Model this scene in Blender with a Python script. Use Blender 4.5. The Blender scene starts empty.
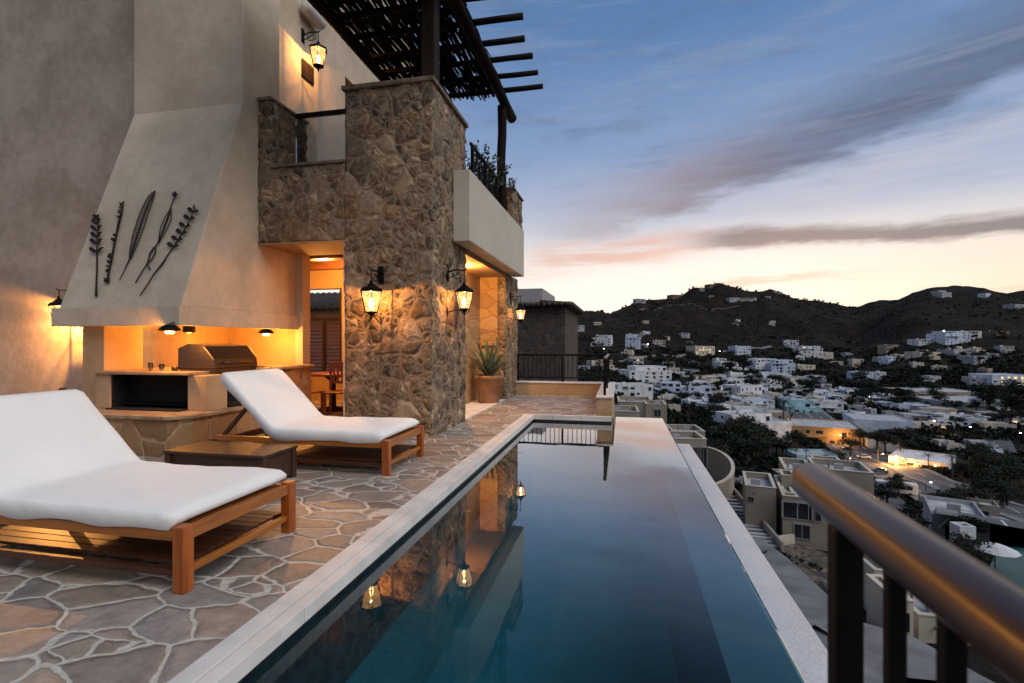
import bpy, math, random
import numpy as np
from mathutils import Vector, noise, Matrix
R = math.radians
PI = math.pi
sc = bpy.context.scene
COL = sc.collection
rnd = random.Random(11)

# ------------------------------------------------------------------ view constants (used to read positions off the ground)
CH, FL, CY0, YAW = 1.4, 505.0, 342.0, math.atan(109 / 505)
sa, ca = math.sin(YAW), math.cos(YAW)
def ray(px, py):
    u = (px - 512) / FL
    return Vector((-sa + u * ca, ca + u * sa, (CY0 - py) / FL))
def project(x, y, z):
    f = -sa * x + ca * y; r = ca * x + sa * y
    return (512 + FL * r / f, CY0 - FL * (z - CH) / f) if f > .1 else (-9999, -9999)

# ------------------------------------------------------------------ mesh builder
class MB:
    def __init__(s): s.v = []; s.f = []; s.m = []; s.sm = []
    def add(s, vs, fs, mi=0, sm=False):
        o = len(s.v); s.v += [tuple(v) for v in vs]
        for f in fs: s.f.append([i + o for i in f]); s.m.append(mi); s.sm.append(sm)
        return s
    def box(s, x0, x1, y0, y1, z0, z1, mi=0):
        x0, x1 = min(x0, x1), max(x0, x1); y0, y1 = min(y0, y1), max(y0, y1); z0, z1 = min(z0, z1), max(z0, z1)
        v = [(x0,y0,z0),(x1,y0,z0),(x1,y1,z0),(x0,y1,z0),(x0,y0,z1),(x1,y0,z1),(x1,y1,z1),(x0,y1,z1)]
        return s.add(v, [(3,2,1,0),(4,5,6,7),(0,1,5,4),(1,2,6,5),(2,3,7,6),(3,0,4,7)], mi)
    def dense(s, x0, x1, y0, y1, z0, z1, st=.04):
        # the same box as a fine welded grid, so that its stones stand out for real
        lo, hi = (x0, y0, z0), (x1, y1, z1); n = [max(2, int(round((hi[k] - lo[k]) / st))) for k in range(3)]; ids = {}; vs = []; fs = []
        def vid(i, j, k):
            q = (i, j, k)
            if q not in ids:
                ids[q] = len(vs); vs.append(tuple(lo[a] + (hi[a] - lo[a]) * q[a] / n[a] for a in range(3)))
            return ids[q]
        for ax in range(3):
            a, c = (ax + 1) % 3, (ax + 2) % 3
            for side in (0, n[ax]):
                for i in range(n[a]):
                    for j in range(n[c]):
                        f = []
                        for (p, q) in ((0, 0), (1, 0), (1, 1), (0, 1)):
                            v = [0, 0, 0]; v[ax] = side; v[a] = i + p; v[c] = j + q; f.append(vid(*v))
                        fs.append(f if side else f[::-1])
        return s.add(vs, fs, 0, True)
    def prism(s, poly, a, b, axis='x', mi=0):
        n = len(poly)
        def mk(p, q):
            return (q, p[0], p[1]) if axis == 'x' else (p[0], q, p[1]) if axis == 'y' else (p[0], p[1], q)
        v = [mk(p, a) for p in poly] + [mk(p, b) for p in poly]
        fs = [tuple(range(n - 1, -1, -1)), tuple(range(n, 2 * n))] + [(i, (i + 1) % n, n + (i + 1) % n, n + i) for i in range(n)]
        return s.add(v, fs, mi)
    def bar(s, p, q, w, h, mi=0, up=(0, 0, 1)):
        p, q = Vector(p), Vector(q); d = (q - p).normalized(); u = Vector(up)
        if abs(d.dot(u)) > .98: u = Vector((1, 0, 0))
        a = d.cross(u).normalized() * w / 2; b = a.cross(d).normalized() * h / 2
        v = [p - a - b, p + a - b, p + a + b, p - a + b, q - a - b, q + a - b, q + a + b, q - a + b]
        return s.add(v, [(3,2,1,0),(4,5,6,7),(0,1,5,4),(1,2,6,5),(2,3,7,6),(3,0,4,7)], mi)
    def tube(s, pts, r, n=8, mi=0, cap=True):
        pts = [Vector(p) for p in pts]; k = len(pts)
        rr = r if isinstance(r, (list, tuple)) else [r] * k
        v = []; u = None
        for i, p in enumerate(pts):
            d = (pts[min(i + 1, k - 1)] - pts[max(i - 1, 0)]).normalized()
            if u is None:
                u = d.orthogonal().normalized()
            u = (u - d * u.dot(d)).normalized(); w = d.cross(u)
            for j in range(n):
                a = 2 * PI * j / n
                v.append(p + (u * math.cos(a) + w * math.sin(a)) * rr[i])
        fs = []
        for i in range(k - 1):
            for j in range(n):
                fs.append((i * n + j, i * n + (j + 1) % n, (i + 1) * n + (j + 1) % n, (i + 1) * n + j))
        if cap: fs += [tuple(range(n - 1, -1, -1)), tuple(range((k - 1) * n, k * n))]
        return s.add(v, fs, mi, True)
    def lathe(s, prof, c=(0, 0, 0), n=16, mi=0, sm=True, rot=0):
        v = []; fs = []
        for (r, z) in prof:
            for j in range(n):
                a = 2 * PI * j / n + rot
                v.append((c[0] + r * math.cos(a), c[1] + r * math.sin(a), c[2] + z))
        for i in range(len(prof) - 1):
            for j in range(n):
                fs.append((i * n + j, i * n + (j + 1) % n, (i + 1) * n + (j + 1) % n, (i + 1) * n + j))
        fs += [tuple(range(n - 1, -1, -1)), tuple(range((len(prof) - 1) * n, len(prof) * n))]
        return s.add(v, fs, mi, sm)
    def quad(s, a, b, c, d, mi=0): return s.add([a, b, c, d], [(0, 1, 2, 3)], mi)
    def mesh(s, name, mats, off=(0, 0, 0)):
        me = bpy.data.meshes.new(name)
        me.from_pydata([(x - off[0], y - off[1], z - off[2]) for x, y, z in s.v], [], s.f)
        for m in (mats if isinstance(mats, (list, tuple)) else [mats]): me.materials.append(m)
        me.polygons.foreach_set('material_index', s.m)
        me.polygons.foreach_set('use_smooth', s.sm)
        me.update(); return me

def obj(name, mb, mats, parent=None, bevel=0, label=None, local=False, seg=2, smooth=False):
    off = tuple(parent.location) if (parent is not None and not local) else (0, 0, 0)
    if parent is not None and parent.parent is not None and not local:
        off = tuple(Vector(off) + parent.parent.location)
    me = mb.mesh(name, mats, off)
    if smooth:
        me.polygons.foreach_set('use_smooth', [True] * len(me.polygons))
    o = bpy.data.objects.new(name, me); COL.objects.link(o); o.parent = parent
    if bevel:
        b = o.modifiers.new('bevel', 'BEVEL'); b.width = bevel; b.segments = seg; b.limit_method = 'ANGLE'; b.angle_limit = R(40)
    if label: o['label'] = label
    return o
def thing(name, label, cat, loc=(0, 0, 0), rz=0, group=None):
    o = bpy.data.objects.new(name, None); COL.objects.link(o); o.empty_display_size = .2
    o.location = loc; o.rotation_euler = (0, 0, rz); o['label'] = label; o['category'] = cat
    if group: o['group'] = group
    return o
def tag(o, label, cat, group=None):
    o['label'] = label; o['category'] = cat
    if group: o['group'] = group
    return o
def kind(o, k, label=None):
    o['kind'] = k
    if label: o['label'] = label
    return o
def dup(root, loc, rz=None, label=None, group=None, scale=None):
    r = root.copy(); COL.objects.link(r); r.location = loc
    if rz is not None: r.rotation_euler = (0, 0, rz)
    if scale is not None: r.scale = scale
    if label: r['label'] = label
    if group: r['group'] = group
    for ch in list(root.children):
        c = ch.copy(); COL.objects.link(c); c.parent = r
        for g in list(ch.children):
            e = g.copy(); COL.objects.link(e); e.parent = c
    return r

# ------------------------------------------------------------------ node expression helper
class X:
    def __init__(s, t, sock): s.t = t; s.s = sock
    def _m(s, op, *o, clamp=False):
        n = s.t.nodes.new('ShaderNodeMath'); n.operation = op; n.use_clamp = clamp
        for i, a in enumerate((s,) + o):
            if isinstance(a, X): s.t.links.new(a.s, n.inputs[i])
            else: n.inputs[i].default_value = a
        return X(s.t, n.outputs[0])
    def __add__(s, o): return s._m('ADD', o)
    def __radd__(s, o): return s._m('ADD', o)
    def __sub__(s, o): return s._m('SUBTRACT', o)
    def __rsub__(s, o): return (s * -1.0) + o
    def __mul__(s, o): return s._m('MULTIPLY', o)
    def __rmul__(s, o): return s._m('MULTIPLY', o)
    def __truediv__(s, o): return s._m('DIVIDE', o)
    def clamp(s): return s._m('ADD', 0.0, clamp=True)
    def smooth(s, a, b):
        n = s.t.nodes.new('ShaderNodeMapRange'); n.interpolation_type = 'SMOOTHSTEP'
        s.t.links.new(s.s, n.inputs['Value']); n.inputs['From Min'].default_value = a; n.inputs['From Max'].default_value = b
        return X(s.t, n.outputs[0])
def mixc(t, f, a, b, mode='MIX'):
    n = t.nodes.new('ShaderNodeMix'); n.data_type = 'RGBA'; n.blend_type = mode
    for idx, val in ((0, f), (6, a), (7, b)):
        if isinstance(val, X): t.links.new(val.s, n.inputs[idx])
        elif idx == 0: n.inputs[0].default_value = val
        else: n.inputs[idx].default_value = (*val, 1) if len(val) == 3 else val
    return X(t, n.outputs[2])
def tex(t, typ, coord, scale=1.0, out=0, vscale=None, rot=None, **kw):
    n = t.nodes.new('ShaderNodeTex' + typ)
    for k, v in kw.items():
        if k in n.inputs and not hasattr(n, k): n.inputs[k].default_value = v
        elif hasattr(n, k): setattr(n, k, v)
        else: n.inputs[k.replace('_', ' ')].default_value = v
    n.inputs['Scale'].default_value = scale
    c = coord
    if vscale or rot:
        mp = t.nodes.new('ShaderNodeMapping'); t.links.new(coord.s, mp.inputs[0])
        if vscale: mp.inputs['Scale'].default_value = vscale
        if rot: mp.inputs['Rotation'].default_value = rot
        c = X(t, mp.outputs[0])
    t.links.new(c.s, n.inputs['Vector'])
    return X(t, n.outputs[out])
def ramp(t, f, stops):
    n = t.nodes.new('ShaderNodeValToRGB'); t.links.new(f.s, n.inputs[0]); e = n.color_ramp.elements
    while len(e) < len(stops): e.new(.5)
    for i, (p, c) in enumerate(stops): e[i].position = p; e[i].color = (*c, 1)
    return X(t, n.outputs[0])
def newmat(name):
    m = bpy.data.materials.new(name); m.use_nodes = True; t = m.node_tree; t.nodes.clear()
    out = t.nodes.new('ShaderNodeOutputMaterial'); b = t.nodes.new('ShaderNodeBsdfPrincipled'); t.links.new(b.outputs[0], out.inputs[0])
    g = t.nodes.new('ShaderNodeTexCoord')
    return m, t, b, X(t, g.outputs['Object']), out
def geopos(t): return X(t, t.nodes.new('ShaderNodeNewGeometry').outputs['Position'])
def setc(t, b, c):
    if isinstance(c, X): t.links.new(c.s, b.inputs['Base Color'])
    else: b.inputs['Base Color'].default_value = (*c, 1)
def bump(t, b, h, strength=.3, dist=.02):
    n = t.nodes.new('ShaderNodeBump'); n.inputs['Strength'].default_value = strength; n.inputs['Distance'].default_value = dist
    t.links.new(h.s, n.inputs['Height']); t.links.new(n.outputs[0], b.inputs['Normal'])
def warp(t, p, scale, amt):
    n = t.nodes.new('ShaderNodeTexNoise'); n.inputs['Scale'].default_value = scale; t.links.new(p.s, n.inputs['Vector'])
    a = t.nodes.new('ShaderNodeVectorMath'); a.operation = 'MULTIPLY_ADD'
    t.links.new(n.outputs['Color'], a.inputs[0]); a.inputs[1].default_value = (amt, amt, amt); t.links.new(p.s, a.inputs[2])
    return X(t, a.outputs[0])
def simple(name, c, rough=.7, var=.25, scale=6, metal=0, bs=.15, bd=.01, spec=.5, detail=5):
    m, t, b, p, _ = newmat(name)
    n = tex(t, 'Noise', p, scale, Detail=detail)
    lo = tuple(x * (1 - var) for x in c); hi = tuple(min(1, x * (1 + var)) for x in c)
    setc(t, b, mixc(t, n.smooth(.3, .7), lo, hi))
    b.inputs['Roughness'].default_value = rough; b.inputs['Metallic'].default_value = metal
    b.inputs['Specular IOR Level'].default_value = spec
    n2 = tex(t, 'Noise', p, scale * 6, Detail=3)
    bump(t, b, n2, bs, bd)
    return m
def emit(name, c, s):
    m, t, b, p, _ = newmat(name)
    setc(t, b, tuple(x * .5 for x in c)); b.inputs['Emission Color'].default_value = (*c, 1); b.inputs['Emission Strength'].default_value = s
    return m
def wood(name, c1, c2, axis=0, scale=1.0, rough=.45, coat=0.0, spec=.5):
    m, t, b, p, _ = newmat(name)
    vs = [14, 14, 14]; vs[axis] = 1.2
    w = warp(t, p, 3, .03)
    n = tex(t, 'Noise', w, scale, vscale=tuple(vs), Detail=6, Roughness=.65)
    n2 = tex(t, 'Noise', p, 1.7, Detail=2)
    k = (n * .8 + n2 * .25).smooth(.32, .72)
    setc(t, b, mixc(t, k, c1, c2)); b.inputs['Roughness'].default_value = rough
    b.inputs['Specular IOR Level'].default_value = spec; b.inputs['Coat Weight'].default_value = coat; b.inputs['Coat Roughness'].default_value = .25
    bump(t, b, n, .25, .004)
    return m
def plaster(name, c, var=.12):
    m, t, b, _, _ = newmat(name); p = geopos(t)
    n = tex(t, 'Noise', warp(t, p, 1.2, .5), 1.1, Detail=6, Roughness=.6)
    n3 = tex(t, 'Noise', p, 7, Detail=4)
    k = (n * .75 + n3 * .25).smooth(.35, .66)
    lo = (c[0] * (1 - var), c[1] * (1 - var * 1.1), c[2] * (1 - var * 1.3)); hi = tuple(min(1, x * (1 + var * .8)) for x in c)
    setc(t, b, mixc(t, k, lo, hi)); b.inputs['Roughness'].default_value = .85; b.inputs['Specular IOR Level'].default_value = .25
    bump(t, b, tex(t, 'Noise', p, 9, Detail=6, Roughness=.6), .35, .02)
    return m
def stone(name, scale, cols, mortar, mw=.045, bumpd=.03, fine=.5, vs=None, rough=.8, two=True, split=.62, blot=0.0, wa=.22, ms=1.0, ed=.7, blots=2.6, disp=0):
    m, t, b, _, outn = newmat(name); p = geopos(t)
    w = warp(t, p, scale * .9, wa / scale)
    w = warp(t, w, scale * 4, wa * .3 / scale)
    e1 = tex(t, 'Voronoi', w, scale, feature='DISTANCE_TO_EDGE', vscale=vs)
    c1 = tex(t, 'Voronoi', w, scale, out=1, vscale=vs)
    if two:   # some stones are broken up into smaller ones
        e2 = tex(t, 'Voronoi', w, scale * 1.9, feature='DISTANCE_TO_EDGE', vscale=vs); c2 = tex(t, 'Voronoi', w, scale * 1.9, out=1, vscale=vs)
        sel = t.nodes.new('ShaderNodeSeparateColor'); t.links.new(c1.s, sel.inputs[0]); pick = X(t, sel.outputs[2])._m('GREATER_THAN', split)
        e2s = e2 * .6
        edge = e1 * (1.0 - pick) + (e1._m('MINIMUM', e2s)) * pick
        colr = mixc(t, pick, c1, c2)
    else: edge, colr = e1, c1
    sp = t.nodes.new('ShaderNodeSeparateColor'); t.links.new(colr.s, sp.inputs[0])
    rv, gv = X(t, sp.outputs[0]), X(t, sp.outputs[1])
    n = len(cols)
    base = ramp(t, rv, [(i / (n - 1), c) for i, c in enumerate(cols)])
    if blot:
        bn = tex(t, 'Noise', warp(t, p, scale * 1.3, .3 / scale), scale * blots, Detail=7, Roughness=.75)
        base = mixc(t, blot, base, ramp(t, bn.smooth(.33, .67), [(i / (n - 1), c) for i, c in enumerate(sorted(cols))]))
    g1 = tex(t, 'Noise', p, scale * 5, Detail=8, Roughness=.7); g2 = tex(t, 'Noise', p, scale * 1.6, Detail=4)
    sh = (g1 * .75 + g2 * .35) * (gv * .5 + .72) * 1.55
    cm = t.nodes.new('ShaderNodeCombineColor'); [t.links.new(sh.s, cm.inputs[i]) for i in range(3)]
    base = mixc(t, fine * 1.0, base, mixc(t, 1.0, base, X(t, cm.outputs[0]), 'MULTIPLY'))
    mo = (edge + (tex(t, 'Noise', p, scale * 6, Detail=3) - .5) * mw * .5).smooth(mw * .55, mw * 1.1)
    mg = tex(t, 'Noise', p, scale * 8, Detail=5)
    mcol = mixc(t, mg.smooth(.3, .7), tuple(x * .78 for x in mortar), mortar)
    setc(t, b, mixc(t, (mo - 1.0) * ms + 1.0, mcol, base)); b.inputs['Roughness'].default_value = rough
    hgt = edge.smooth(0, mw * 3) * ed + g1 * .35 * mo + gv * .15 * mo
    if disp:
        dn = t.nodes.new('ShaderNodeDisplacement'); dn.inputs['Scale'].default_value = disp; dn.inputs['Midlevel'].default_value = .55
        t.links.new((edge.smooth(0, mw * 4) * (.55 + gv * .45) + g1 * .22).s, dn.inputs['Height']); t.links.new(dn.outputs[0], outn.inputs['Displacement'])
        m.displacement_method = 'BOTH'
    else: bump(t, b, hgt, .9, bumpd)
    return m

# ------------------------------------------------------------------ materials
M = {}
M['plaster'] = plaster('grey_plaster', (.40, .335, .275), .2)
M['hood'] = plaster('cream_plaster', (.57, .475, .365), .14)
M['cream'] = plaster('pale_render', (.60, .54, .45), .06)
M['tan'] = plaster('tan_render', (.46, .32, .19), .14)
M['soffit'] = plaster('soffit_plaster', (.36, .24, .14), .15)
M['stone'] = stone('ledge_stone', 3.2, [(.045,.026,.016),(.33,.20,.095),(.12,.075,.045),(.66,.48,.29),(.15,.088,.048),(.48,.35,.23),(.028,.020,.014),(.28,.20,.13),(.09,.058,.036)], (.30,.215,.135), .045, .022, 1.2, blot=.42, split=.36, wa=.40, ms=.7, ed=.5, blots=3.2, disp=.036)
M['stone2'] = stone('dark_stone', 2.5, [(.05,.035,.03),(.10,.07,.05),(.07,.05,.04),(.12,.09,.07)], (.08,.06,.05), .05, .03, .8)
M['cap'] = simple('stone_cap', (.17, .12, .085), .8, .35, 9, bd=.02, bs=.5)
M['hearth'] = stone('amber_lit_hearth', 2.3, [(.40,.22,.10),(.30,.17,.08),(.47,.28,.13),(.36,.21,.10)], (.44,.30,.17), .03, .015, .5)  # stone tinted orange, the amber lamplight on the hearth is in its colour
M['hearth_slab'] = simple('hearth_slab', (.32, .22, .13), .6, .3, 7)
M['alcove'] = stone('alcove_stone', 1.4, [(.5,.3,.13),(.42,.25,.11),(.55,.36,.18)], (.35,.2,.09), .018, .01, .4, vs=(1, 1, 2.4), two=False)
M['flag'] = stone('flagstones', 3.4, [(.20,.155,.13),(.34,.25,.19),(.44,.34,.26),(.25,.185,.15),(.50,.37,.26),(.29,.26,.24),(.38,.31,.265),(.17,.15,.14),(.35,.32,.30)], (.62,.57,.49), .040, .018, .8, vs=(.74, 1.18, 1), rough=.5, split=.88, blot=.3, wa=.34)
M['coping'] = simple('white_coping', (.68, .66, .62), .55, .1, 4, bs=.1)
M['tile'] = simple('dark_pool_tile', (.035, .038, .045), .25, .3, 12)
M['iron'] = simple('black_iron', (.0035, .003, .003), .55, .3, 20, bs=.1, spec=.14)
M['darkwood'] = wood('dark_pergola_wood', (.006, .004, .003), (.016, .011, .008), 1, rough=.75, spec=.12)
M['postwood'] = wood('brown_post_wood', (.014, .008, .005), (.035, .02, .012), 2, rough=.65, spec=.15)
M['teak'] = wood('orange_teak', (.20, .052, .007), (.44, .145, .02), 0, rough=.32, coat=.2)
M['teaky'] = wood('orange_teak_cross', (.20, .052, .007), (.44, .145, .02), 1, rough=.32, coat=.2)
M['teakz'] = wood('orange_teak_upright', (.25, .052, .006), (.50, .13, .014), 2, rough=.32, coat=.2)
M['deckwood'] = wood('brown_slat_wood', (.035, .011, .004), (.09, .03, .01), 0, rough=.4)
M['boxwood'] = wood('dark_box_wood', (.035, .018, .010), (.085, .042, .022), 0, rough=.5)
M['chairwood'] = wood('red_chair_wood', (.16, .045, .015), (.28, .09, .03), 2, rough=.4)
M['rail'] = wood('varnished_rail', (.022, .007, .003), (.06, .019, .007), 1, scale=1.6, rough=.42, coat=.4, spec=.4)
M['steel'] = simple('brushed_steel', (.12, .095, .08), .36, .15, 30, metal=.9, bs=.05)
M['black'] = simple('flat_black', (.006, .005, .005), .9, .3, 5)  # near-black for the firebox, soil, wheels and upper room walls
M['terracotta'] = simple('terracotta', (.33, .16, .08), .8, .25, 5)
M['agave'] = simple('agave_leaf', (.10, .13, .075), .5, .35, 5)
M['white'] = simple('white_plastic', (.6, .58, .54), .5, .08, 5)
M['ironart'] = simple('rusted_iron', (.022, .014, .012), .7, .5, 30, metal=.3, bs=.4)
def lglass():
    m = bpy.data.materials.new('lantern_glass'); m.use_nodes = True; t = m.node_tree; t.nodes.clear()
    o = t.nodes.new('ShaderNodeOutputMaterial'); mx = t.nodes.new('ShaderNodeMixShader'); mx.inputs[0].default_value = .5
    tr = t.nodes.new('ShaderNodeBsdfTransparent'); tr.inputs[0].default_value = (1, .9, .72, 1)
    em = t.nodes.new('ShaderNodeEmission'); p = geopos(t)
    n = tex(t, 'Noise', p, 22, Detail=3)
    t.links.new(mixc(t, n.smooth(.3, .7), (1, .42, .10), (1, .68, .32)).s, em.inputs[0]); em.inputs[1].default_value = 1.9
    t.links.new(tr.outputs[0], mx.inputs[1]); t.links.new(em.outputs[0], mx.inputs[2]); t.links.new(mx.outputs[0], o.inputs[0])
    return m
M['glowglass'] = lglass(); M['flame'] = emit('candle_bulb', (1, .70, .38), 16)
M['hotglass'] = emit('lamp_lens', (1, .6, .22), 18)

M['dimglass'] = emit('recessed_lens', (1, .55, .2), 1.5)
def cloth_mat():
    m, t, b, p, _ = newmat('white_terry')
    n = tex(t, 'Noise', p, 2.2, Detail=3)
    setc(t, b, mixc(t, n.smooth(.3, .7), (.86, .845, .81), (.90, .885, .855)))
    b.inputs['Roughness'].default_value = .95; b.inputs['Specular IOR Level'].default_value = .1
    b.inputs['Sheen Weight'].default_value = .2
    f = tex(t, 'Noise', p, 140, Detail=2); g = tex(t, 'Noise', warp(t, p, 3, .3), 4.5, Detail=4)
    bump(t, b, f * .12 + g + tex(t, 'Noise', warp(t, p, 5, .2), 11, Detail=3) * .35, .5, .025)
    return m
M['cloth'] = cloth_mat()
def glass_mat():
    m = bpy.data.materials.new('clear_glass'); m.use_nodes = True; t = m.node_tree; t.nodes.clear()
    o = t.nodes.new('ShaderNodeOutputMaterial'); mx = t.nodes.new('ShaderNodeMixShader'); fr = t.nodes.new('ShaderNodeFresnel')
    fr.inputs[0].default_value = 1.5
    tr = t.nodes.new('ShaderNodeBsdfTransparent'); tr.inputs[0].default_value = (.8, .83, .84, 1)
    gl = t.nodes.new('ShaderNodeBsdfGlossy'); gl.inputs['Roughness'].default_value = .03
    t.links.new(fr.outputs[0], mx.inputs[0]); t.links.new(tr.outputs[0], mx.inputs[1]); t.links.new(gl.outputs[0], mx.inputs[2]); t.links.new(mx.outputs[0], o.inputs[0])
    return m
M['glass'] = glass_mat()
def water_mat():
    m = bpy.data.materials.new('pool_water'); m.use_nodes = True; t = m.node_tree; t.nodes.clear()
    o = t.nodes.new('ShaderNodeOutputMaterial'); mx = t.nodes.new('ShaderNodeMixShader'); fr = t.nodes.new('ShaderNodeLayerWeight'); fr.inputs[0].default_value = .5
    fac = X(t, fr.outputs['Facing']).smooth(.42, .97) * .95 + .025
    tr = t.nodes.new('ShaderNodeBsdfTransparent'); tr.inputs[0].default_value = (.62, .90, .95, 1)
    gl = t.nodes.new('ShaderNodeBsdfGlossy'); gl.inputs['Roughness'].default_value = .012
    p = geopos(t)
    n1 = tex(t, 'Noise', p, 1.6, Detail=2); n2 = tex(t, 'Noise', p, 9, Detail=3)
    bp = t.nodes.new('ShaderNodeBump'); bp.inputs['Strength'].default_value = .06; bp.inputs['Distance'].default_value = .02
    t.links.new((n1 + n2 * .12).s, bp.inputs['Height'])
    t.links.new(bp.outputs[0], gl.inputs['Normal']); t.links.new(bp.outputs[0], fr.inputs['Normal'])
    t.links.new(fac.s, mx.inputs[0]); t.links.new(tr.outputs[0], mx.inputs[1]); t.links.new(gl.outputs[0], mx.inputs[2]); t.links.new(mx.outputs[0], o.inputs[0])
    return m
M['water'] = water_mat()
def basin_mat():
    m, t, b, _, _ = newmat('teal_pool_plaster'); p = geopos(t)
    n = tex(t, 'Noise', p, 1.5, Detail=4); s = tex(t, 'Noise', p, 45, Detail=3)
    setc(t, b, mixc(t, (n * .5 + s * .5).smooth(.35, .65), (.008, .072, .098), (.02, .125, .155)))
    b.inputs['Roughness'].default_value = .8
    return m
M['basin'] = basin_mat()
def ledge_mat(name, c):
    m, t, b, _, _ = newmat(name); p = geopos(t)
    n = tex(t, 'Noise', p, 3, Detail=5); s = tex(t, 'Voronoi', p, 60)
    setc(t, b, mixc(t, (n * .6 + s * .4).smooth(.2, .7), tuple(x * .75 for x in c), c)); b.inputs['Roughness'].default_value = .5
    bump(t, b, s, .3, .004)
    return m
M['ledge'] = ledge_mat('wet_pale_ledge', (.68, .66, .67)); M['shelf'] = ledge_mat('submerged_shelf', (.05, .075, .09))

# ------------------------------------------------------------------ world and soft fill light
w = bpy.data.worlds.new('World'); sc.world = w; w.use_nodes = True; t = w.node_tree; t.nodes.clear()
tc = t.nodes.new('ShaderNodeTexCoord'); g = X(t, tc.outputs['Generated'])
sep = t.nodes.new('ShaderNodeSeparateXYZ'); t.links.new(g.s, sep.inputs[0])
dx, dy, dz = (X(t, sep.outputs[i]) for i in range(3))
az = dx._m('ARCTAN2', dy) * (180 / PI)            # degrees from the pool's axis, positive to the right
el = dz._m('ARCSINE') * (180 / PI)
wv = t.nodes.new('ShaderNodeCombineXYZ'); t.links.new(az.s, wv.inputs[0]); t.links.new((el * 3.2).s, wv.inputs[1])
av = X(t, wv.outputs[0])
def sn(scale, detail=5, rough=.55, off=0, vs=None, rot=None):
    return tex(t, 'Noise', av, scale, Detail=detail, Roughness=rough, vscale=vs, rot=rot)
n_big = sn(.05, 5); n_mid = sn(.13, 6, .6); n_str = sn(.1, 7, .62, vs=(.45, 1.5, 1), rot=(0, 0, R(-12)))
def g3(a): return tuple(a)
el2 = (el + (n_big - .5) * 3.0) / 60.0
base = ramp(t, el2.clamp(), [(0.0, (1.05, .87, .70)), (.07, (1.1, .98, .87)), (.14, (.92, .86, .83)), (.22, (.50, .55, .68)), (.33, (.24, .35, .58)), (.52, (.10, .215, .44)), (1.0, (.07, .13, .25))])
# the glow is warmest toward the right, where the sun went down
warmf = az.smooth(5, 45) * (1.0 - el.smooth(3, 14)) * .5
base = mixc(t, warmf, base, (.92, .66, .36))
side = ((az - 12)._m('ABSOLUTE')).smooth(60, 150)
base = mixc(t, side * (1.0 - el.smooth(25, 60)) * .85, base, (.25, .27, .34))
glow = (1.0 - (az - 4)._m('ABSOLUTE').smooth(2, 34)) * (1.0 - el.smooth(2, 13))
base = mixc(t, glow * .6, base, (1.15, 1.06, .95))
# long diagonal cloud bank
line1 = el - ((az + 9.0) * .25 + 10.6) + (n_mid - .5) * 4.5 + (n_str - .5) * 3.0
lo1 = line1.smooth(-1.6, .4); hi1 = 1.0 - line1.smooth(1.2, 7.5)
b1 = lo1 * hi1 * az.smooth(-14, 8) * (1.0 - az.smooth(60, 100)) * (n_str.smooth(.2, .6) * .5 + .5)
cl = mixc(t, az.smooth(-4, 22), (.36, .28, .32), (.095, .13, .22))
base = mixc(t, b1 * .95, base, cl)
# pale veil under it
b1b = (1.0 - (line1 + 3.2)._m('ABSOLUTE').smooth(.3, 3.2)) * az.smooth(4, 25) * n_str.smooth(.3, .65)
base = mixc(t, b1b * .45, base, (.62, .61, .66))
# lower dark streak
line2 = el - 10.3 + (az - 14)._m('MAXIMUM', 0.0) * .07 + (n_mid - .5) * 2.2 + (n_str - .5) * 1.6
b2 = line2.smooth(-1.0, -.1) * (1.0 - line2.smooth(.5, 1.9)) * az.smooth(3.5, 12) * (1.0 - az.smooth(60, 90))
base = mixc(t, b2 * .92, base, mixc(t, n_str, (.17, .16, .20), (.30, .25, .26)))
# pink patches near the ridge, left
ln3 = el - 9.4 - (az + 3) * .10 + (n_mid - .5) * 3.5
b3 = (1.0 - ln3._m('ABSOLUTE').smooth(.3, 2.5)) * (1.0 - (az + 1.5)._m('ABSOLUTE').smooth(5, 13)) * n_str.smooth(.35, .55)
base = mixc(t, b3 * .75, base, (.80, .46, .38))
ln4 = el - 6.2 + (n_mid - .5) * 2.4
b4 = (1.0 - ln4._m('ABSOLUTE').smooth(.1, .7)) * (1.0 - (az - 13)._m('ABSOLUTE').smooth(3, 14)) * n_str.smooth(.42, .6)
base = mixc(t, b4 * .6, base, (.58, .36, .30))
ln5 = el - 4.2 + (n_big - .5) * 5
b5 = (1.0 - ln5._m('ABSOLUTE').smooth(.05, .5)) * n_str.smooth(.5, .62) * (1.0 - (az - 5)._m('ABSOLUTE').smooth(25, 45))
base = mixc(t, b5 * .35, base, (.62, .42, .33))
# thin wisps high up
n_fin = sn(.22, 8, .7, vs=(.35, 1.7, 1), rot=(0, 0, R(-14)))
wsp = (n_str * .5 + n_fin * .5).smooth(.46, .66) * el.smooth(9, 20) * .42
base = mixc(t, wsp, base, (.34, .39, .52))
wsd = (n_mid * .5 + n_fin * .5).smooth(.47, .64) * n_big.smooth(.35, .55) * el.smooth(11, 22) * .45
base = mixc(t, wsd, base, (.10, .16, .29))
base = mixc(t, (0.0 - el).smooth(0, 4), base, (.05, .045, .05))
FILL_AZ, FILL_EL = R(118), R(48)
sky = t.nodes.new('ShaderNodeTexSky'); sky.sky_type = 'NISHITA'; sky.sun_disc = False; sky.sun_elevation = R(2); sky.sun_rotation = R(15); sky.altitude = 50
bg1 = t.nodes.new('ShaderNodeBackground'); t.links.new(base.s, bg1.inputs[0]); bg1.inputs[1].default_value = .84
bg2 = t.nodes.new('ShaderNodeBackground'); t.links.new(sky.outputs[0], bg2.inputs[0]); bg2.inputs[1].default_value = .012
ad = t.nodes.new('ShaderNodeAddShader'); t.links.new(bg1.outputs[0], ad.inputs[0]); t.links.new(bg2.outputs[0], ad.inputs[1])
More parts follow.
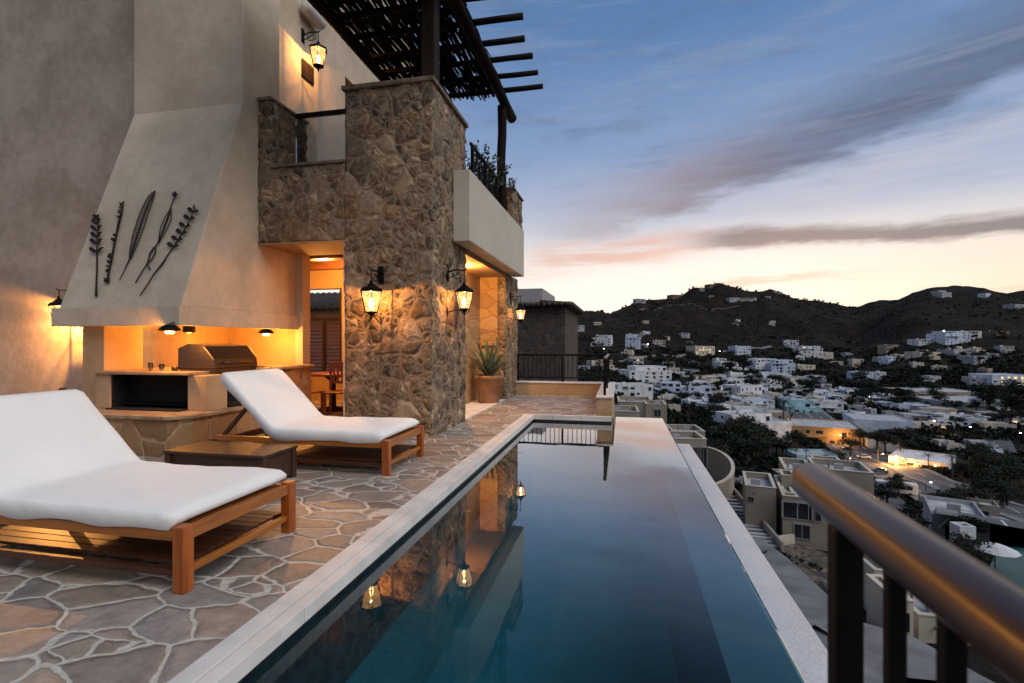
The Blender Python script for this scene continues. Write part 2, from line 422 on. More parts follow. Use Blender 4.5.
wo = t.nodes.new('ShaderNodeOutputWorld'); t.links.new(ad.outputs[0], wo.inputs[0])
L = bpy.data.lights.new('soft_fill', 'SUN'); L.energy = 1.55; L.angle = R(50); L.color = (1.0, .95, .88)  # broad fill added from behind the viewer; the sun itself has set
lo = bpy.data.objects.new('soft_fill', L); COL.objects.link(lo)
sdir = Vector((math.sin(FILL_AZ) * math.cos(FILL_EL), math.cos(FILL_AZ) * math.cos(FILL_EL), math.sin(FILL_EL)))
lo.rotation_euler = sdir.to_track_quat('Z', 'Y').to_euler()

def lamp(name, loc, e, c=(1, .55, .2), r=.05, typ='POINT', **kw):
    l = bpy.data.lights.new(name, typ); l.energy = e; l.color = c
    if typ in ('POINT', 'SPOT'): l.shadow_soft_size = r
    for k, v in kw.items(): setattr(l, k, v)
    o = bpy.data.objects.new(name, l); COL.objects.link(o); o.location = loc
    return o
# ================================================================== TERRACE AND POOL (the setting)
WZ = -.12                                                     # water level; the deck is z = 0
mb = MB().prism([(-16, -3), (1.1, -3), (1.1, 1.45), (-1.82, 1.45), (-1.82, 9.6), (-.45, 9.6), (-.45, 13.06), (-16, 13.06)], -.16, 0, 'z')
kind(obj('terrace_floor', mb, M['flag']), 'structure', 'irregular flagstones with pale mortar')
mb = MB(); yy = 1.45; jr = random.Random(6)
while yy < 9.45:                                              # separate slabs with fine joints
    y2 = min(9.515, yy + jr.uniform(.82, .95)); y2 = 9.515 if y2 > 9.3 else y2; q = jr.uniform(-.0015, .0015)
    mb.box(-1.818, -1.714, yy, y2 - .004, -.085, .004 + q).box(-1.708, -1.63, yy, y2 - .004, -.085, -.004 + q); yy = y2
mb.box(-1.714, -1.708, 1.45, 9.5, -.085, -.012).box(-1.81, -1.64, 1.45, 9.5, -.084, -.012)
xx = -1.818
while xx < -.2:
    x2 = min(-.17, xx + .55); mb.box(xx, x2 - .004, 9.518, 9.6, -.085, .004); xx = x2
kind(obj('pool_coping', mb, M['coping'], bevel=.008), 'structure', 'white stone coping around the pool')
mb = MB().box(-1.80, -1.66, 1.40, 9.6, -.7, -.085).box(-1.66, -.17, 9.55, 9.62, -.7, -.085).box(-.17, -.10, 9.56, 10.40, -.5, -.13)
mb.box(-1.66, .81, 1.30, 1.42, -.7, -.02)
kind(obj('pool_waterline_tile', mb, M['tile']), 'structure', 'dark tile band at the waterline')
mb = MB()
mb.box(-1.80, .49, 1.35, 10.40, -1.75, -1.6)                  # floor
mb.box(-1.82, -1.67, 1.35, 10.40, -1.6, -.7).box(-1.67, .5, 1.3, 1.4, -1.6, -.7).box(-1.67, .5, 10.30, 10.42, -1.6, -.155)
kind(obj('pool_basin', mb, M['basin']), 'structure', 'deep teal pool basin')
mb = MB().box(-1.66, -1.25, 1.45, 1.98, -1.6, -.34)
kind(obj('pool_bench', mb, M['tile']), 'structure', 'dark bench under water')
mb = MB().box(.49, .805, 1.3, 10.41, -1.7, -.15)
kind(obj('infinity_wall', mb, M['shelf']), 'structure', 'wide submerged top of the overflow wall')
mb = MB().box(.805, 1.075, -3, 8.5, -1.9, -.24)
kind(obj('overflow_ledge', mb, M['ledge'], bevel=.01), 'structure', 'pale wet ledge outside the overflow edge')
vs = [(-1.70, 1.42, WZ), (.80, 1.42, WZ), (.80, 10.40, WZ), (-.10, 10.40, WZ), (-.10, 9.56, WZ), (-1.70, 9.56, WZ)]
mb = MB().add(vs, [(0, 1, 2, 3, 4, 5)]).add([(.80, 1.42, WZ), (.812, 1.42, WZ - .006), (.812, 10.41, WZ - .006), (.80, 10.40, WZ)], [(0, 1, 2, 3)])
mb.add([(.812, 1.42, WZ - .006), (.814, 1.42, -.235), (.814, 8.5, -.235), (.812, 8.5, WZ - .006)], [(0, 1, 2, 3)])
kind(obj('pool_water', mb, M['water']), 'structure', 'still reflecting pool water')
mb = MB().box(-16, -1.83, -3, 13.35, -14, -.165).box(-1.82, -.16, 9.63, 13.35, -14, -.165).box(-1.81, 1.07, -3, 10.40, -14, -1.95)
kind(obj('terrace_base', mb, M['tan']), 'structure')

# ------------------------------------------------------------------ terrace end parapet
p = thing('parapet', 'low tan wall with pale top edging the far end of the terrace', 'low wall', (-1.5, 13.1, 0))
obj('wall', MB().box(-2.75, -.17, 13.06, 13.34, -.1, .31), M['tan'], p)
obj('wall', MB().box(-.448, -.172, 9.81, 13.058, -.1, .31), M['tan'], p)
obj('wall_cap', MB().prism([(-2.75, 13.03), (-.475, 13.03), (-.475, 9.78), (-.14, 9.78), (-.14, 13.37), (-2.75, 13.37)], .312, .35, 'z'), M['coping'], p, bevel=.008)

def railing(name, label, ax, fixed, a, b, z0, ztop, posts, n_bal):
    t_ = thing(name, label, 'railing', ((fixed, a, z0) if ax == 'y' else (a, fixed, z0)))
    P_ = (lambda s, z: (fixed, s, z)) if ax == 'y' else (lambda s, z: (s, fixed, z))
    obj('handrail', MB().bar(P_(a, ztop), P_(b, ztop), .065, .05), M['rail'] if ax == 'y' else M['iron'], t_, bevel=.015)
    obj('bottom_rail', MB().bar(P_(a, z0 + .1), P_(b, z0 + .1), .03, .03), M['iron'], t_)
    for s in posts: obj('post', MB().bar(P_(s, z0), P_(s, ztop - .025), .05, .05), M['iron'], t_, bevel=.004)
    for i in range(n_bal):
        s = a + (b - a) * (i + .5) / n_bal
        if min(abs(s - q) for q in posts) > .05:
            obj('baluster', MB().bar(P_(s, z0 + .1), P_(s, ztop - .025), .016, .016), M['iron'], t_)
    return t_
railing('metal_railing', 'black iron railing across the far end of the terrace', 'x', 13.2, -2.7, -.36, .35, 1.05, [-2.68, -1.5, -.39], 20)
railing('metal_railing', 'short iron railing with wooden handrail beside the pool corner', 'y', -.31, 10.0, 13.12, .35, 1.06, [10.04, 11.6, 13.1], 22)

# ------------------------------------------------------------------ foreground railing beside the viewer
t_ = thing('balcony_railing', 'thick varnished round handrail on dark posts in the foreground', 'railing', (.25, .4, 0))
pts = [(.26, .805, 1.206), (.26, .80, 1.2055), (.26, .787, 1.205), (.26, .765, 1.205), (.26, -.5, 1.205), (.26, -1.6, 1.205)]
obj('handrail', MB().tube(pts, [.006, .016, .024, .0275, .0275, .0275], 28), M['rail'], t_)
obj('post', MB().box(.245, .275, .654, .684, 0, 1.18), M['iron'], t_, bevel=.004)
for k in range(7): obj('baluster', MB().box(.252, .268, .550 - k * .086, .566 - k * .086, .12, 1.18), M['iron'], t_, bevel=.003)
obj('bottom_rail', MB().box(.247, .273, -1.6, .654, .08, .12), M['iron'], t_)

# ================================================================== VILLA
V = thing('villa', 'plastered villa wing with stone column, balcony and sloped chimney over the terrace', 'house', (-5, 8, 0))
obj('plaster_wall', MB().box(-16, -7.632, 7.0, 7.4, 0, 12), M['plaster'], V)
# chimney with sloping front
ch = obj('chimney', MB().prism([(5.53, 1.86), (6.63, 5.03), (6.63, 12), (7.48, 12), (7.48, 2.95), (7.95, 2.95), (7.95, 1.86)], -7.63, -5.612, 'x'), M['hood'], V, bevel=.012)
mb = MB().box(-7.66, -5.56, 5.45, 5.60, 1.61, 1.858).box(-5.71, -5.56, 5.602, 7.95, 1.61, 1.858).box(-7.66, -7.51, 5.602, 7.0, 1.61, 1.858).box(-7.508, -5.712, 5.602, 7.95, 1.70, 1.858)
obj('chimney_rim', mb, M['hood'], ch, bevel=.006)
obj('rear_wall', MB().box(-7.8, -5.62, 7.952, 8.12, 0, 2.95), M['tan'], V)
obj('rear_wall', MB().box(-7.631, -6.99, 7.0, 7.951, 0, 1.70), M['tan'], V)
obj('side_pier', MB().box(-7.34, -6.97, 5.62, 6.2, .50, 1.608), M['tan'], V, bevel=.006)  # tan stands in for the amber lamplight on this pier
obj('door_pier', MB().box(-5.615, -5.47, 7.90, 8.12, 0, 2.928), M['hood'], V)
# stone faced parts
scn = obj('stone_column', MB().dense(-4.1, -2.694, 6.953, 8.605, -.1, 5.2), M['stone'], V)
obj('column_cap', MB().box(-4.14, -2.655, 6.915, 8.64, 5.202, 5.27), M['cap'], scn, bevel=.012)
obj('column_trim', MB().box(-4.125, -4.102, 6.96, 8.0, 0, 2.92), M['hood'], scn)
sw = obj('stone_lintel', MB().dense(-5.607, -4.102, 6.956, 8.0, 2.95, 4.12), M['stone'], V)
obj('sill', MB().box(-5.37, -4.102, 6.93, 7.5, 4.122, 4.165), M['cap'], sw, bevel=.008)
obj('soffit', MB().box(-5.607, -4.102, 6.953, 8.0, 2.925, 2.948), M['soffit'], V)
pw = obj('balcony_pier', MB().dense(-5.607, -5.372, 6.955, 7.883, 4.122, 5.2), M['stone'], V)
obj('pier_cap', MB().box(-5.63, -5.35, 6.93, 7.91, 5.202, 5.25), M['cap'], pw, bevel=.01)
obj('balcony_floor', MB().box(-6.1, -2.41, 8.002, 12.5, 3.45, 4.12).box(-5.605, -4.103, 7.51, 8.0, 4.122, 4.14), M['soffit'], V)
bal = obj('balcony_parapet', MB().box(-2.694, -2.404, 7.894, 12.58, 3.04, 4.205), M['cream'], V, bevel=.012)
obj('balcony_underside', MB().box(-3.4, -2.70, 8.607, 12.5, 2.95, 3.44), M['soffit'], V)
# upper storey wall with a doorway
mb = MB().box(-6.4, -6.0, 7.482, 10.2, 3.4, 12).box(-6.4, -6.0, 10.2, 12.6, 7.3, 12).box(-6.4, -6.0, 12.6, 14, 3.4, 12)
obj('upper_wall', mb, M['hood'], V)
dr = obj('balcony_door', MB().box(-6.32, -6.28, 10.21, 12.59, 4.1, 7.29), M['glass'], V)
obj('door_frame', MB().box(-6.36, -6.26, 10.201, 10.32, 4.1, 7.299).box(-6.36, -6.26, 12.48, 12.599, 4.1, 7.299).box(-6.36, -6.26, 11.3, 11.4, 4.1, 7.299).box(-6.36, -6.26, 10.322, 12.478, 7.15, 7.299), M['postwood'], dr)
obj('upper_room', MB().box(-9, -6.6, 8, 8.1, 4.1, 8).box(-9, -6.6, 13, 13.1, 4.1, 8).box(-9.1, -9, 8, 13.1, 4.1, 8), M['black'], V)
# lower hall behind the opening
obj('hall_ceiling', MB().box(-9, -4.1, 8.002, 11.3, 3.36, 3.448), M['hood'], V)
obj('hall_wall', MB().box(-9, -7.62, 11, 11.25, 0, 3.36).box(-6.56, -4.1, 11, 11.25, 0, 3.36).box(-7.62, -6.56, 11, 11.25, 0, .55).box(-7.62, -6.56, 11, 11.25, 2.68, 3.36), M['tan'], V)
obj('hall_side_wall', MB().box(-9.2, -9, 8.12, 11.25, 0, 3.4), M['tan'], V)
obj('ceiling_beam', MB().box(-7.6, -4.1, 8.85, 9.1, 3.02, 3.358), M['deckwood'], V)
obj('ceiling_beam', MB().box(-7.6, -4.1, 10.1, 10.35, 3.02, 3.358), M['deckwood'], V)
wn = obj('hall_window', MB().box(-7.62, -7.55, 11.03, 11.12, .55, 2.68).box(-6.63, -6.56, 11.03, 11.12, .55, 2.68).box(-7.55, -6.63, 11.03, 11.12, 1.90, 1.98).box(-7.10, -7.04, 11.03, 11.12, .55, 1.9), M['postwood'], V)
mb = MB()
for i in range(15):
    z = .60 + i * .088
    mb.bar((-7.54, 11.075, z), (-7.11, 11.075, z), .07, .012, up=(0, -.6, 1)); mb.bar((-7.03, 11.075, z), (-6.64, 11.075, z), .07, .012, up=(0, -.6, 1))
obj('louvre_shutter', mb, M['deckwood'], wn)
# alcove and outer pier
obj('alcove_wall', MB().box(-4.1, -3.34, 8.607, 13.2, 0, 3.44).box(-3.338, -2.9, 11.8, 13.2, 0, 2.948), M['alcove'], V)
obj('outer_pier', MB().dense(-2.898, -2.694, 11.8, 13.24, -.05, 3.038), M['stone'], V)
obj('alcove_floor', MB().box(-3.336, -2.70, 8.607, 11.798, .003, .02), M['coping'], V)
obj('niche_step', MB().box(-3.30, -2.92, 11.69, 11.797, 0, .62).box(-3.30, -2.92, 11.72, 11.797, 1.30, 1.52), M['alcove'], V, bevel=.01)

# ------------------------------------------------------------------ fireplace and built-in counter under the chimney
F = thing('outdoor_fireplace', 'warm lit stone hearth with black firebox under the sloped chimney', 'fireplace', (-6.3, 5.6, 0))
hp = [(-9.0, 5.07), (-5.35, 5.07), (-5.16, 5.25), (-5.16, 7.2), (-9.0, 7.0)]
obj('hearth_base', MB().prism(hp, 0, .452, 'z'), M['hearth'], F)
hs = [(-9.0, 5.02), (-5.33, 5.02), (-5.11, 5.23), (-5.11, 7.2), (-9.0, 7.0)]
obj('hearth_slab', MB().prism(hs, .454, .50, 'z'), M['hearth_slab'], F, bevel=.008)
obj('firebox', MB().box(-6.68, -5.52, 5.78, 5.82, .501, .95).box(-6.72, -6.68, 5.52, 5.78, .501, .95).box(-6.68, -5.52, 5.40, 5.78, .501, .515).box(-5.52, -5.2, 5.95, 7.2, .501, .53).box(-5.56, -5.5, 5.82, 7.2, .53, .84), M['black'], F)
obj('firebox_pier', MB().box(-5.50, -5.20, 5.52, 5.86, .501, .958), M['tan'], F, bevel=.008)  # both firebox piers in tan, their amber glow put into the colour
obj('firebox_pier', MB().box(-6.965, -6.722, 5.50, 6.28, .501, .958), M['tan'], F, bevel=.008)
obj('fire_grate', MB().box(-6.62, -5.6, 5.56, 5.76, .56, .575).box(-6.6, -6.57, 5.6, 5.63, .515, .56).box(-5.68, -5.65, 5.6, 5.63, .515, .56), M['iron'], F)
obj('counter_top', MB().box(-6.965, -5.42, 5.46, 7.2, .96, 1.0).box(-5.80, -5.22, 6.60, 7.9, .96, 1.0), M['hearth_slab'], F, bevel=.008)
obj('counter_base', MB().box(-7.298, -5.82, 6.3, 7.9, .501, .958).box(-5.8, -5.3, 7.2, 7.9, .0, .958), M['hearth'], F)

G_ = thing('barbecue_grill', 'stainless barbecue with domed lid built into the counter', 'grill', (-5.5, 6.2, .84))
obj('firebox', MB().box(-5.92, -5.34, 5.80, 6.58, .845, 1.03), M['steel'], G_, bevel=.006)
lid = obj('lid', MB().prism([(-5.92, 1.032), (-5.325, 1.032), (-5.34, 1.16), (-5.50, 1.34), (-5.76, 1.37), (-5.92, 1.31)], 5.78, 6.60, 'y'), M['steel'], G_, bevel=.012)
obj('lid_handle', MB().tube([(-5.33, 5.92, 1.11), (-5.28, 5.92, 1.11), (-5.28, 6.46, 1.11), (-5.33, 6.46, 1.11)], .012, 8), M['steel'], lid)
for i in range(5): obj('knob', MB().tube([(-5.338, 5.90 + i * .14, .94), (-5.295, 5.90 + i * .14, .94)], .024, 10), M['iron'], G_)
# things on the counter
for i, (x, y, r_, h_, lb, m_) in enumerate([(-6.15, 5.75, .035, .09, 'small glass tumbler nearest the grill on the stone counter', 'glass'), (-6.30, 5.72, .03, .11, 'taller glass tumbler left of the small one on the counter', 'glass'), (-5.98, 5.80, .05, .05, 'low dark bowl on the counter beside the grill', 'steel')]):
    o = obj('drinking_glass' if m_ == 'glass' else 'bowl', MB().lathe([(r_ * .6, 1.002), (r_, 1.002 + h_ * .5), (r_, 1.002 + h_), (r_ * .85, 1.002 + h_), (r_ * .5, 1.015)], (x, y, 0), 14), M[m_])
    tag(o, lb, 'glass' if m_ == 'glass' else 'bowl')
# downlights tucked under the chimney
for x, y, lb in ((-5.62, 5.37, 'round dark lamp hung under the front corner of the chimney'), (-5.85, 7.45, 'small dark lamp under the right end of the chimney')):
    d_ = thing('wall_downlight', lb, 'lamp', (x, y, 1.5))
    obj('housing', MB().lathe([(.03, .12), (.08, .10), (.12, .06), (.12, .04), (.05, .03)], (x, y, 1.5), 16), M['iron'], d_)
    obj('lens', MB().lathe([(.045, .0), (.055, .028), (.02, .029)], (x, y, 1.5), 12), M['hotglass'], d_)
    obj('arm', MB().bar((x, y, 1.63), (x - .02, max(y + .1, 5.5), 1.65), .02, .012), M['iron'], d_)
    lamp('downlight_glow', (x, y, 1.42), 36 if y < 6 else 45, (1, .38, .06), .05)
lamp('counter_glow', (-6.55, 6.6, 1.45), 40, (1, .38, .06), .05)
dl = thing('wall_downlight', 'shaded lamp hidden behind the left pier under the chimney', 'lamp', (-6.55, 6.6, 1.5))
obj('housing', MB().lathe([(.03, .19), (.08, .15), (.09, .05), (.05, .03)], (-6.55, 6.6, 1.5), 14), M['iron'], dl)

# ------------------------------------------------------------------ wrought iron lanterns
def lantern(label, wall, out, s=1.0, arm=.30, drop=.16, lower=True, e=None):
    """wall: point on the wall where the arm starts; out: unit vector away from the wall"""
    o_ = Vector(out); W = Vector(wall); side = o_.cross(Vector((0, 0, 1)))
    L_ = thing('wall_lantern', label, 'lantern', tuple(W), 0, 'wrought iron lanterns on the villa walls')
    c = W + o_ * arm                                            # axis of the lantern body
    top = c.z - drop; H = .36 * s
    br = MB()
    br.tube([W + Vector((0, 0, .10)), W + Vector((0, 0, -.12))], .014 * s, 6)
    br.tube([W, W + o_ * arm * .5 + Vector((0, 0, .035)), c + Vector((0, 0, .02)), c + o_ * .05 + Vector((0, 0, .045))], [.012 * s, .010 * s, .010 * s, .006 * s], 6)
    sp = [W + o_ * (.05 + .02 * k) * s + o_ * math.cos(k * 1.0) * .04 * s + Vector((0, 0, -.05 * s + math.sin(k * 1.0) * .045 * s)) for k in range(7)]
    br.tube(sp, .006 * s, 5)
    sp = [W + Vector((0, 0, -.1)), W + o_ * arm * .35 + Vector((0, 0, -.07)), W + o_ * arm * .7 + Vector((0, 0, -.01))]
    br.tube(sp, .007 * s, 5)
    br.box(W.x - .02 - abs(side.x) * .02, W.x + .02 + abs(side.x) * .02, W.y - .02 - abs(side.y) * .02, W.y + .02 + abs(side.y) * .02, W.z - .14, W.z + .12)
    br.tube([c + Vector((0, 0, .02)), (c.x, c.y, top)], .007, 6)
    if lower:
        b0 = W + Vector((0, 0, -drop - H - .06))
        br.tube([b0 + Vector((0, 0, -.06)), b0 + Vector((0, 0, .08))], .01, 6)
        br.tube([b0, b0 + o_ * arm * .55 + Vector((0, 0, .03)), (c.x, c.y, top - H - .05)], .007, 6)
    obj('bracket', br, M['iron'], L_)
    cx = (c.x, c.y, 0)
    obj('roof_cap', MB().lathe([(.012, top), (.03, top - .02), (.022, top - .04), (.05, top - .06), (.07, top - .085), (.115 * s, top - .12), (.135 * s, top - .15), (.135 * s, top - .165), (.12 * s, top - .17)], cx, 6, sm=False), M['iron'], L_)
    gt, gb = top - .17, top - .17 - .22 * s
    obj('glass_shade', MB().lathe([(.118 * s, gt), (.068 * s, gb)], cx, 6, sm=False), M['glowglass'], L_)
    obj('bulb', MB().lathe([(.01, gb + .02), (.03, gb + .06 * s), (.034, gb + .10 * s), (.012, gb + .15 * s)], cx, 10), M['flame'], L_)
    fr = MB()
    for k in range(6):
        a = PI / 3 * k; u = Vector((math.cos(a), math.sin(a), 0))
        p0 = Vector((c.x, c.y, gt)) + u * .123 * s; p1 = Vector((c.x, c.y, gb)) + u * .073 * s
        fr.tube([p0, p1], .0065, 4)
        a2 = a + PI / 3; v2 = Vector((math.cos(a2), math.sin(a2), 0)); q0 = Vector((c.x, c.y, gt)) + v2 * .123 * s
        m0 = (p0 + q0) / 2 + Vector((0, 0, -.05 * s)) - (u + v2) * .004
        fr.tube([p0 + Vector((0, 0, -.01)), m0, q0 + Vector((0, 0, -.01))], .003, 4)
        fr.tube([p0 + Vector((0, 0, -.165 * s)) - u * .034 * s, q0 + Vector((0, 0, -.165 * s)) - v2 * .034 * s], .003, 4)
    fr.lathe([(.075 * s, gb + .004), (.08 * s, gb - .008), (.05 * s, gb - .02)], cx, 6, sm=False)
    obj('frame', fr, M['iron'], L_)
    fi = MB().lathe([(.045 * s, gb - .021), (.03, gb - .05), (.012, gb - .06), (.022, gb - .08), (.008, gb - .10), (.004, gb - .12)], cx, 8)
    for k in range(3):
        a = 2 * PI / 3 * k; u = Vector((math.cos(a), math.sin(a), 0)); q = Vector((c.x, c.y, 0))
        fi.tube([q + u * .07 * s + Vector((0, 0, gb)), q + u * .075 * s + Vector((0, 0, gb - .04)), q + u * .03 + Vector((0, 0, gb - .07))], .005, 4)
    obj('finial', fi, M['iron'], L_)
    if e:
        lamp('lantern_glow', (c.x, c.y, gb + .193 * s), e, (1, .46, .13), .012)
    return L_
lantern('lantern on the broad front face of the stone column', (-3.50, 6.953, 2.40), (0, -1, 0), 1.3, .30, .12, e=75)
lantern('lantern on the pool side of the stone column beside the lit alcove', (-2.694, 7.62, 2.50), (1, 0, 0), 1.15, .28, .16, e=48)
lantern('farthest lantern, on the outer pier beyond the potted agave', (-2.694, 12.3, 2.50), (1, 0, 0), 1.0, .26, .16, e=22)
lantern('lantern high on the upper balcony wall above the glass panel', (-6.0, 8.66, 7.30), (1, 0, 0), 1.35, .34, .16, False, e=80)
lantern('lantern half hidden behind the left corner of the chimney', (-9.22, 7.0, 2.24), (0, -1, 0), 1.05, .32, .08, False, e=620)

fl = thing('floodlight', 'white capsule floodlight high on the upper balcony wall', 'lamp', (-5.95, 8.8, 7.7))
obj('housing', MB().tube([(-5.84, 8.50, 7.76), (-5.84, 8.56, 7.76), (-5.84, 9.02, 7.72), (-5.84, 9.08, 7.72)], [.09, .13, .13, .09], 16), M['white'], fl)
obj('mount', MB().box(-5.998, -5.95, 8.72, 8.86, 7.67, 7.81), M['white'], fl)
tag(obj('wall_plaque', MB().box(-5.998, -5.97, 8.62, 9.0, 6.50, 6.84), M['postwood'], bevel=.006), 'dark square plaque left of the balcony lantern', 'plaque')

# alcove and hall light
al = thing('ceiling_light', 'small round recessed light in the alcove ceiling over the agave', 'lamp', (-3.22, 9.85, 2.9))
obj('trim', MB().lathe([(.07, 2.935), (.07, 2.948), (.06, 2.949)], (-3.22, 9.85, 0), 14), M['iron'], al)
obj('lens', MB().lathe([(.045, 2.925), (.05, 2.934), (.02, 2.935)], (-3.22, 9.85, 0), 12), M['dimglass'], al)
lamp('alcove_glow', (-3.22, 9.85, 2.82), 170, (1, .47, .13), .06)
hl = thing('ceiling_light', 'round light on the hall ceiling behind the stone opening', 'lamp', (-6.1, 9.5, 3.3))
obj('trim', MB().lathe([(.12, 3.33), (.13, 3.358), (.1, 3.359)], (-6.1, 9.5, 0), 14), M['iron'], hl)
obj('lens', MB().lathe([(.08, 3.31), (.1, 3.329), (.02, 3.33)], (-6.1, 9.5, 0), 12), M['hotglass'], hl)
lamp('hall_glow', (-6.1, 9.5, 2.75), 260, (1, .40, .08), .1)

# ------------------------------------------------------------------ balcony glass, railing, planter
gp = thing('glass_balustrade', 'clear glass panel with dark top rail between balcony pier and column', 'balustrade', (-4.7, 7.5, 4.15))
obj('glass_pane', MB().box(-5.36, -4.11, 7.565, 7.577, 4.17, 5.16), M['glass'], gp)
obj('top_rail', MB().box(-5.371, -4.102, 7.54, 7.60, 5.161, 5.235), M['iron'], gp, bevel=.006)
obj('edge_trim', MB().box(-5.371, -5.361, 7.56, 7.582, 4.17, 5.16), M['white'], gp)
bt = thing('balcony_rail', 'dark rail along the top of the pale balcony', 'railing', (-2.62, 9.5, 4.2))
obj('handrail', MB().bar((-2.62, 8.64, 4.93), (-2.62, 11.35, 4.93), .05, .05), M['iron'], bt, bevel=.008)
for yy in (8.72, 9.6, 10.5): obj('post', MB().box(-2.645, -2.595, yy, yy + .04, 4.207, 4.905), M['iron'], bt)
for yy in np.arange(8.85, 11.3, .13): obj('baluster', MB().box(-2.628, -2.612, yy, yy + .014, 4.207, 4.905), M['iron'], bt)
pl = thing('planter_box', 'stone clad planter box at the outer end of the balcony', 'planter', (-2.62, 12, 4.2))
obj('box', MB().dense(-3.1, -2.43, 11.40, 12.50, 4.207, 4.93), M['stone'], pl)
obj('rim', MB().box(-3.13, -2.40, 11.37, 12.53, 4.932, 4.97), M['cap'], pl, bevel=.006)
obj('soil', MB().box(-3.05, -2.48, 11.45, 12.45, 4.972, 4.976), M['black'], pl)
def leafspray(mbs, mbl, base, d, ln, nl, ls, rr):
    pts = [Vector(base)]; v = Vector(d).normalized()
    for k in range(6):
        v = (v + Vector((rr.uniform(-.18, .18), rr.uniform(-.18, .18), rr.uniform(-.05, .1)))).normalized(); pts.append(pts[-1] + v * ln / 6)
    mbs.tube(pts, [.006, .005, .005, .004, .004, .003, .002], 4)
    for k in range(nl):
        q = rr.uniform(.25, 1) * 6; i = min(5, int(q)); c = pts[i].lerp(pts[i + 1], q - i)
        a = Vector((rr.uniform(-1, 1), rr.uniform(-1, 1), rr.uniform(-.5, 1))).normalized(); b = a.orthogonal().normalized() * ls * .35
        mbl.add([c, c + a * ls * .5 + b, c + a * ls, c + a * ls * .5 - b], [(0, 1, 2, 3)])
leafm = simple('shrub_leaf', (.05, .07, .04), .6, .4, 12)
rr = random.Random(5)
sh = thing('balcony_shrub', 'twiggy shrub rising over the balcony rail', 'shrub', (-2.75, 10.4, 4.2))
ms, ml = MB(), MB()
for k in range(26): leafspray(ms, ml, (-2.85 + rr.uniform(-.1, .1), 10.0 + rr.uniform(-.3, .9), 4.45), (rr.uniform(-.1, .5), rr.uniform(-.6, .6), 1), rr.uniform(.5, 1.15), 46, .075, rr)
obj('stem', ms, M['postwood'], sh); obj('foliage', ml, leafm, sh)
obj('pot', MB().lathe([(.2, 4.122), (.24, 4.3), (.26, 4.5), (.22, 4.5)], (-2.98, 10.3, 0), 14), M['terracotta'], sh)
sh2 = thing('planter_shrub', 'small sprig of leaves in the stone planter box', 'shrub', (-2.7, 12, 4.97))
ms, ml = MB(), MB()
for k in range(7): leafspray(ms, ml, (-2.6 + rr.uniform(-.15, .1), 11.9 + rr.uniform(-.2, .3), 4.97), (rr.uniform(-.1, .5), rr.uniform(-.4, .4), 1), rr.uniform(.25, .45), 18, .065, rr)
obj('stem', ms, M['postwood'], sh2); obj('foliage', ml, leafm, sh2)

# ------------------------------------------------------------------ pergola
P = thing('pergola', 'dark timber pergola with a rough stick roof over the balcony', 'pergola', (-3.7, 8, 4.1))
def log(p, q, r, seed, n=9):
    p, q = Vector(p), Vector(q); pts = []
    for i in range(n):
        f = i / (n - 1); o = noise.noise_vector(Vector((seed * 7.1, f * 2.2, 0))) * r * .5
        pts.append(p.lerp(q, f) + Vector((o.x, o.y, o.z)) * (1 if 0 < i < n - 1 else .3))
    return MB().tube(pts, [r * (1 + .12 * noise.noise(Vector((seed * 3.3, i * .8, 4)))) for i in range(n)], 10)
obj('post', MB().box(-2.92, -2.70, 7.08, 7.30, 5.272, 6.68), M['postwood'], P, bevel=.02)
obj('post', log((-2.60, 11.0, 4.13), (-2.60, 11.0, 6.68), .10, 3), M['darkwood'], P)
obj('post', MB().box(-2.72, -2.50, 1.2, 1.42, 5.9, 6.68), M['postwood'], P) if False else None
obj('edge_beam', log((-2.58, 2.5, 6.80), (-2.56, 11.85, 6.76), .115, 1, 14), M['darkwood'], P)
obj('inner_beam', log((-4.80, 2.5, 6.85), (-4.78, 10.95, 6.82), .10, 2, 14), M['darkwood'], P)
i = 0
yy = 10.86
while yy > 3.4:
    i += 1
    obj('rafter', log((-4.92, yy + rnd.uniform(-.05, .05), 6.95), (-1.68 + rnd.uniform(-.05, .07), yy, 6.93 + rnd.uniform(-.02, .02)), .055, 10 + i, 8), M['darkwood'], P)
    yy -= .605
mb = MB(); rr = random.Random(8)
yy = 3.3
while yy < 10.9:
    L_ = .66
    xx = -4.85
    while xx < -2.55:
        wd = rr.uniform(.022, .05)
        dens = .5 + .5 * math.sin((yy - 3.3) / .605 * 2 * PI + .6)      # sticks are bunched where they are tied down
        if rr.random() < .95:
            a = rr.uniform(-.05, .05); z = 7.01 + rr.uniform(0, .03)
            y0, y1 = yy - rr.uniform(.02, .25), yy + L_ - rr.uniform(-.18, .16)
            mb.tube([(xx, y0, z), (xx + a * .6, (y0 + y1) / 2, z + rr.uniform(-.01, .015)), (xx + a, y1, z)], wd / 2, 5)
        if rr.random() < .45:
            mb.tube([(xx + .02, yy + rr.uniform(0, .1), 7.045), (xx + rr.uniform(-.02, .06), yy + rr.uniform(.45, .7), 7.05)], wd / 2, 5)
        xx += wd * rr.uniform(.72, 1.05)
    yy += .605
obj('stick_roof', mb, M['darkwood'], P)

